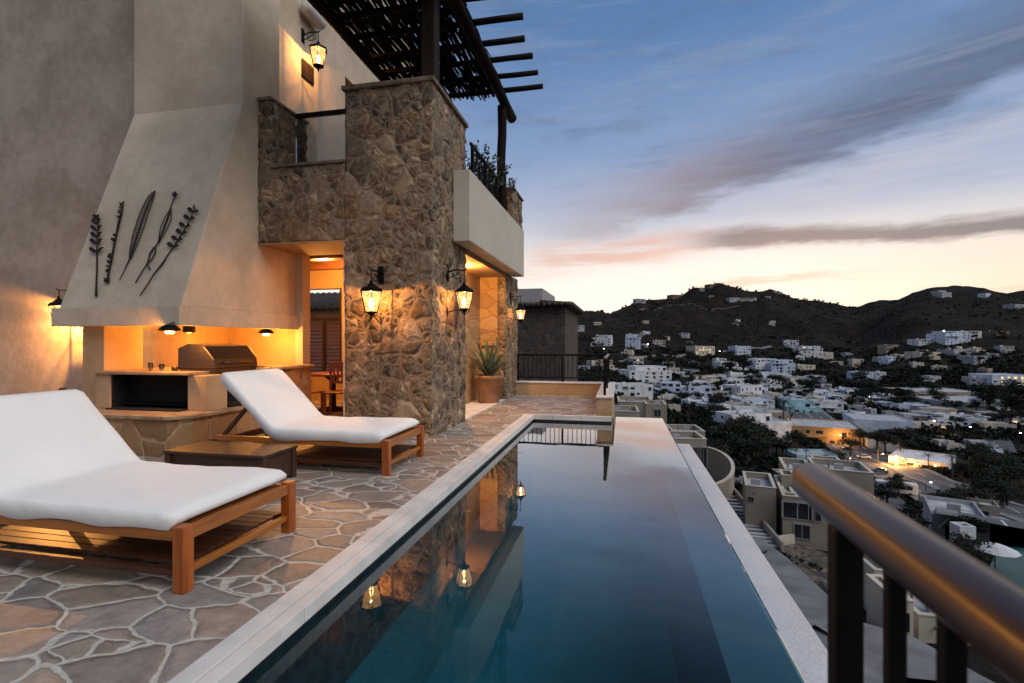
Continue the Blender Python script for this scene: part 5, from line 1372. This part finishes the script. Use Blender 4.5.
for q in ((826, 472, 18), (860, 470, 16), (715, 420, 16), (725, 408, 14), (770, 415, 14), (850, 405, 12), (915, 405, 12), (966, 458, 14), (990, 452, 13), (940, 520, 22), (958, 528, 22), (846, 380, 8), (700, 372, 8), (972, 400, 10)): palm(*q)
name_all(PALMS, 'palm', 'palm trees about the town')

# hillside scrub as one mass
mb = MB(); sr = random.Random(4)
for _ in range(5200):
    a_ = sr.uniform(-12, 40); r_ = 420 + 900 * sr.random() ** .8
    x, y = r_ * math.sin(R(a_)), r_ * math.cos(R(a_)); z = terr(x, y)
    if noise.noise(Vector((x / 60, y / 60, 9))) < -.12: continue
    s_ = sr.uniform(1.0, 2.6) * (1 + r_ / 1200)
    for k in range(3):
        ax = Vector((sr.gauss(0, 1), sr.gauss(0, 1), sr.gauss(0, .5))).normalized(); b = ax.orthogonal().normalized(); c = ax.cross(b)
        p = Vector((x, y, z + s_ * .35)) + Vector((sr.uniform(-1, 1), sr.uniform(-1, 1), 0)) * s_ * .4
        mb.add([p + b * s_ * .5, p + c * s_ * .45, p - b * s_ * .5, p - c * s_ * .45], [(0, 1, 2, 3)])
kind(obj('hillside_scrub', mb, TM['leafo']), 'stuff', 'low scrub over the hills')
mb = MB()
for _ in range(1500):
    px, py = sr.uniform(690, 1024), sr.uniform(478, 660)
    d = ray(px, py)
    g_ = ground(px, py)
    if not g_ or g_[3] > 150 or not free(g_[0], g_[1], .5): continue
    x, y, z, tt = g_; s_ = sr.uniform(.3, .9)
    if noise.noise(Vector((x / 9, y / 9, 9))) < .0: continue
    for k in range(9):
        ax = Vector((sr.gauss(0, 1), sr.gauss(0, 1), sr.gauss(0, 1))).normalized(); b = ax.orthogonal().normalized(); c = ax.cross(b)
        p = Vector((x, y, z + s_ * .5)) + Vector((sr.uniform(-1, 1), sr.uniform(-1, 1), sr.uniform(-.4, .6))) * s_ * .6; q = s_ * .3
        mb.add([p + b * q, p + c * q, p - b * q, p - c * q], [(0, 1, 2, 3)])
kind(obj('slope_bushes', mb, TM['leafm']), 'stuff', 'low bushes on the near slope')

mb = MB()
for _ in range(8000):
    px = sr.uniform(560, 1024); py = sr.uniform(350, 480) if sr.random() < .8 else sr.uniform(372, 410)
    g_ = ground(px, py)
    if not g_: continue
    x, y, z, tt = g_
    if noise.noise(Vector((x / 40, y / 40, 19))) < -.18 or not free(x, y, -1.5): continue
    s_ = sr.uniform(1.2, 3.0) * (.7 + tt / 700)
    for k in range(14):
        ax = Vector((sr.gauss(0, 1), sr.gauss(0, 1), sr.gauss(0, 1))).normalized(); b = ax.orthogonal().normalized(); c = ax.cross(b)
        p = Vector((x, y, z + s_ * .45)) + Vector((sr.uniform(-1, 1), sr.uniform(-1, 1), sr.uniform(-.4, .5))) * s_ * .7; q = s_ * .32
        mb.add([p + b * q, p + c * q, p - b * q, p - c * q], [(0, 1, 2, 3)])
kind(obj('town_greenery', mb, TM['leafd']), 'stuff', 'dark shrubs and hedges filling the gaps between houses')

# ------------------------------------------------------------------ vehicles
CB = MB().prism([(-2.1, .35), (-2.15, .75), (-1.9, .95), (-1.35, 1.0), (-.9, 1.42), (.75, 1.45), (1.45, 1.02), (2.05, .9), (2.15, .6), (2.1, .35)], -.85, .85, 'x')
CB.v = [(y, x, z) for x, y, z in CB.v]; CB.f = [f[::-1] for f in CB.f]
CWd = MB().box(-1.15, 1.2, -.86, .86, 1.03, 1.36)
wh = MB().tube([(0, -.1, 0), (0, .1, 0)], .33, 12).mesh('wheel', M['black'])
glm = CWd.mesh('window', TM['win'])
cm_ = {}
for nm, c in (('white', (.6, .6, .62)), ('grey', (.2, .21, .23)), ('dark', (.03, .03, .035)), ('red', (.2, .03, .02))):
    cm_[nm] = CB.mesh('body', simple('car_paint_' + nm, c, .3, .05, 1))
def car(px, py, col, ang, label):
    g_ = ground(px, py)
    if not g_: return
    T = thing('parked_car', label, 'car', (g_[0], g_[1], g_[2] + .45), YAW + R(ang))
    for nm, me, loc in [('body', cm_[col], (0, 0, 0)), ('window', glm, (0, 0, 0))] + [('wheel', wh, (sx * 1.3, sy * .8, .33)) for sx in (-1, 1) for sy in (-1, 1)]:
        o = bpy.data.objects.new(nm, me); COL.objects.link(o); o.parent = T; o.location = loc
for q in ((822, 430, 'white', -35, 'white car on the upper boulevard beside the ochre hall'), (848, 452, 'dark', -32, 'dark car on the boulevard near the ochre hall lamp'), (880, 474, 'grey', -30, 'grey car in the middle of the boulevard'), (864, 460, 'white', -30, 'white car on the far lane of the boulevard'),
          (972, 514, 'dark', -28, 'dark car on the lower boulevard'), (1000, 531, 'grey', -28, 'grey car at the lower right of the boulevard'), (966, 446, 'white', 10, 'white car in the car park, leftmost of its row'), (978, 447, 'grey', 10, 'grey car in the middle of the car park row'), (992, 449, 'white', 10, 'white car in the car park, rightmost of its row'),
          (718, 424, 'white', 70, 'white car on the pale street'), (708, 400, 'grey', 70, 'grey car at the top of the pale street'), (1012, 424, 'white', 0, 'white car near the dark grove at right')): car(*q)
def bus(px, py, ang, L_, Hh, label, name):
    g_ = ground(px, py); T = thing(name, label, name, (g_[0], g_[1], g_[2] + .4), YAW + R(ang))
    obj('body', MB().box(-L_ / 2, L_ / 2, -1.1, 1.1, .4, Hh), TM['white'], T, local=True, bevel=.15)
    for k in range(int(L_ / 1.3)): obj('window', MB().box(-L_ / 2 + .5 + k * 1.25, -L_ / 2 + 1.5 + k * 1.25, -1.12, 1.12, Hh * .5, Hh * .8), TM['win'], T, local=True)
    obj('windscreen', MB().box(L_ / 2 - .02, L_ / 2 + .02, -.95, .95, Hh * .45, Hh * .82), TM['win'], T, local=True)
    for sx in (-L_ * .32, L_ * .32):
        for sy in (-1.0, 1.0):
            o = bpy.data.objects.new('wheel', wh); COL.objects.link(o); o.parent = T; o.location = (sx, sy, .4); o.scale = (1.2, 1, 1.2)
bus(896, 496, -28, 7.5, 2.7, 'white bus parked in the dark yard below the boulevard', 'bus')
# parasol
g_ = ground(995, 574)
T = thing('parasol', 'round white parasol beside the teal court', 'parasol', g_[:3])
obj('pole', MB().tube([g_[:3], (g_[0], g_[1], g_[2] + 2.4)], .04, 6), M['iron'], T)
obj('canopy', MB().lathe([(1.6, 2.0), (1.62, 2.03), (.8, 2.4), (.05, 2.6)], g_[:3], 10, sm=False), TM['white'], T)

# ------------------------------------------------------------------ street lamps and small lights
def slamp(px, py, col, label, hgt=7, e=0, s=.28):
    g_ = ground(px, py)
    if not g_: return
    x, y, z, tt = g_; s_ = s * max(1, tt / 260)
    T = thing('street_lamp', label, 'street lamp', (x, y, z), 0, 'street lamps of the town')
    obj('pole', MB().tube([(0, 0, -.3), (0, 0, hgt), (.25, 0, hgt + .3), (.8, 0, hgt + .35)], [.1, .06, .05, .05], 6), M['iron'], T, local=True)
    obj('lamp_head', MB().lathe([(s_ * .3, -.2 * s_), (s_, 0), (s_ * .8, .5 * s_), (s_ * .2, .8 * s_)], (.9, 0, hgt + .1), 8), TM[col], T, local=True)
    if e: lamp('street_glow', (x + .9, y, z + hgt - .6), e, (1, .5, .15), .3)
slamp(932, 436, 'bulbo', 'orange street lamp behind the boulevard trees', 7, 2500, .5)
slamp(968, 452, 'bulbw', 'tall white lamp over the car park', 10, 0, .3)
slamp(838, 448, 'bulbo', 'orange street lamp at the corner of the ochre hall', 5, 1800, .35)
slamp(893, 470, 'bulbo', 'orange street lamp at the left end of the glowing wall', 4.5, 5000, .3)
slamp(880, 468, 'bulbo', 'orange street lamp among the boulevard trees', 4.5, 2500, .25)
slamp(862, 448, 'bulbo', 'faint orange lamp behind the ochre hall', 4, 700, .22)
slamp(926, 502, 'bulbw', 'small white lamp in the dark yard', 4, 150, .22)
slamp(1018, 450, 'bulbw', 'white lamp at the right edge of the plain', 7, 0, .3)
slamp(847, 470, 'bulbo', 'low orange lamp by the palms beside the handrail', 3.5, 250, .2)
slamp(647, 348, 'bulbw', 'bright lamp beside the tall narrow hillside house', 4, 0, .35)
slamp(603, 352, 'bulbw', 'lamp just above the terrace handrail post', 3, 0, .3)
slamp(719, 355, 'bulbw', 'lamp beside the cream house with bright spots', 4, 0, .3)
slamp(706, 353, 'bulbw', 'left lamp before the cream house with bright spots', 4, 0, .25)
slamp(1003, 388, 'bulbw', 'white light at the base of the bright bluish building', 3, 0, .4)
slamp(1018, 389, 'bulbw', 'second white light at the base of the bright bluish building', 3, 0, .4)
slamp(943, 334, 'bulbw', 'white light on the terrace of the big hillside villa', 3, 0, .4)
slamp(868, 403, 'bulbw', 'small lamp among the trees behind the plain', 4, 0, .2)
slamp(910, 402, 'bulbw', 'small lamp right of the dark clump behind the plain', 4, 0, .2)
slamp(770, 420, 'bulbw', 'small lamp beside the large white villa', 3, 0, .25)
slamp(941, 292, 'bulbw', 'tiny lamp on the right summit', 3, 0, .3) if False else None
# wall lights along the orange-lit building: three lamps on its boulevard side
mw_ = Matrix.Translation(SHOP.location) @ Matrix.Rotation(SHOP.rotation_euler.z, 4, 'Z')
hw = 48 * ground(942, 473)[3] / FL / 2
for i, (fx, lb) in enumerate(((-.72, 'left lamp on the glowing boulevard wall'), (-.1, 'middle lamp on the glowing boulevard wall'), (.6, 'right lamp on the glowing boulevard wall'))):
    v_ = mw_ @ Vector((hw * fx, -9 - 1.6, 0)); x, y, z = v_.x, v_.y, max(terr(v_.x, v_.y), SHOP.location.z - 1)
    T = thing('wall_lamp', lb, 'lamp', (x, y, z), 0, 'lamps lighting the orange wall')
    obj('post', MB().tube([(0, 0, 0), (0, 0, 2.6)], .05, 6), M['iron'], T, local=True)
    obj('lamp_head', MB().lathe([(.1, 2.6), (.25, 2.75), (.2, 2.95), (.05, 3.0)], (0, 0, 0), 8), TM['bulbo'], T, local=True)
    lamp('wall_glow', (x, y, z + 2.3), (900, 1100, 160)[i], (1, .45, .1), .2)
# mast on the summit
g_ = ground(719, 287)
if g_: tag(obj('mast', MB().tube([(g_[0], g_[1], g_[2] - 2), (g_[0], g_[1], g_[2] + 9)], [.5, .3], 6), M['iron']), 'thin mast on the hill summit', 'mast')

# ------------------------------------------------------------------ camera and view
cam = bpy.data.cameras.new('camera'); co = bpy.data.objects.new('camera', cam); COL.objects.link(co); sc.camera = co
co.location = (0, 0, CH); co.rotation_euler = (R(90), 0, YAW)
cam.sensor_width = 36; cam.lens = FL / 1024 * 36; cam.clip_start = .05; cam.clip_end = 20000
cam.dof.use_dof = True; cam.dof.focus_distance = 9; cam.dof.aperture_fstop = 5
sc.view_settings.view_transform = 'Standard'; sc.view_settings.look = 'None'; sc.view_settings.gamma = 1
sc.view_settings.exposure = .2
sc.cycles.use_denoising = True
sc.cycles.max_bounces = 8; sc.cycles.transparent_max_bounces = 12; sc.cycles.sample_clamp_indirect = 6
sc.render.resolution_x = 1024; sc.render.resolution_y = 683
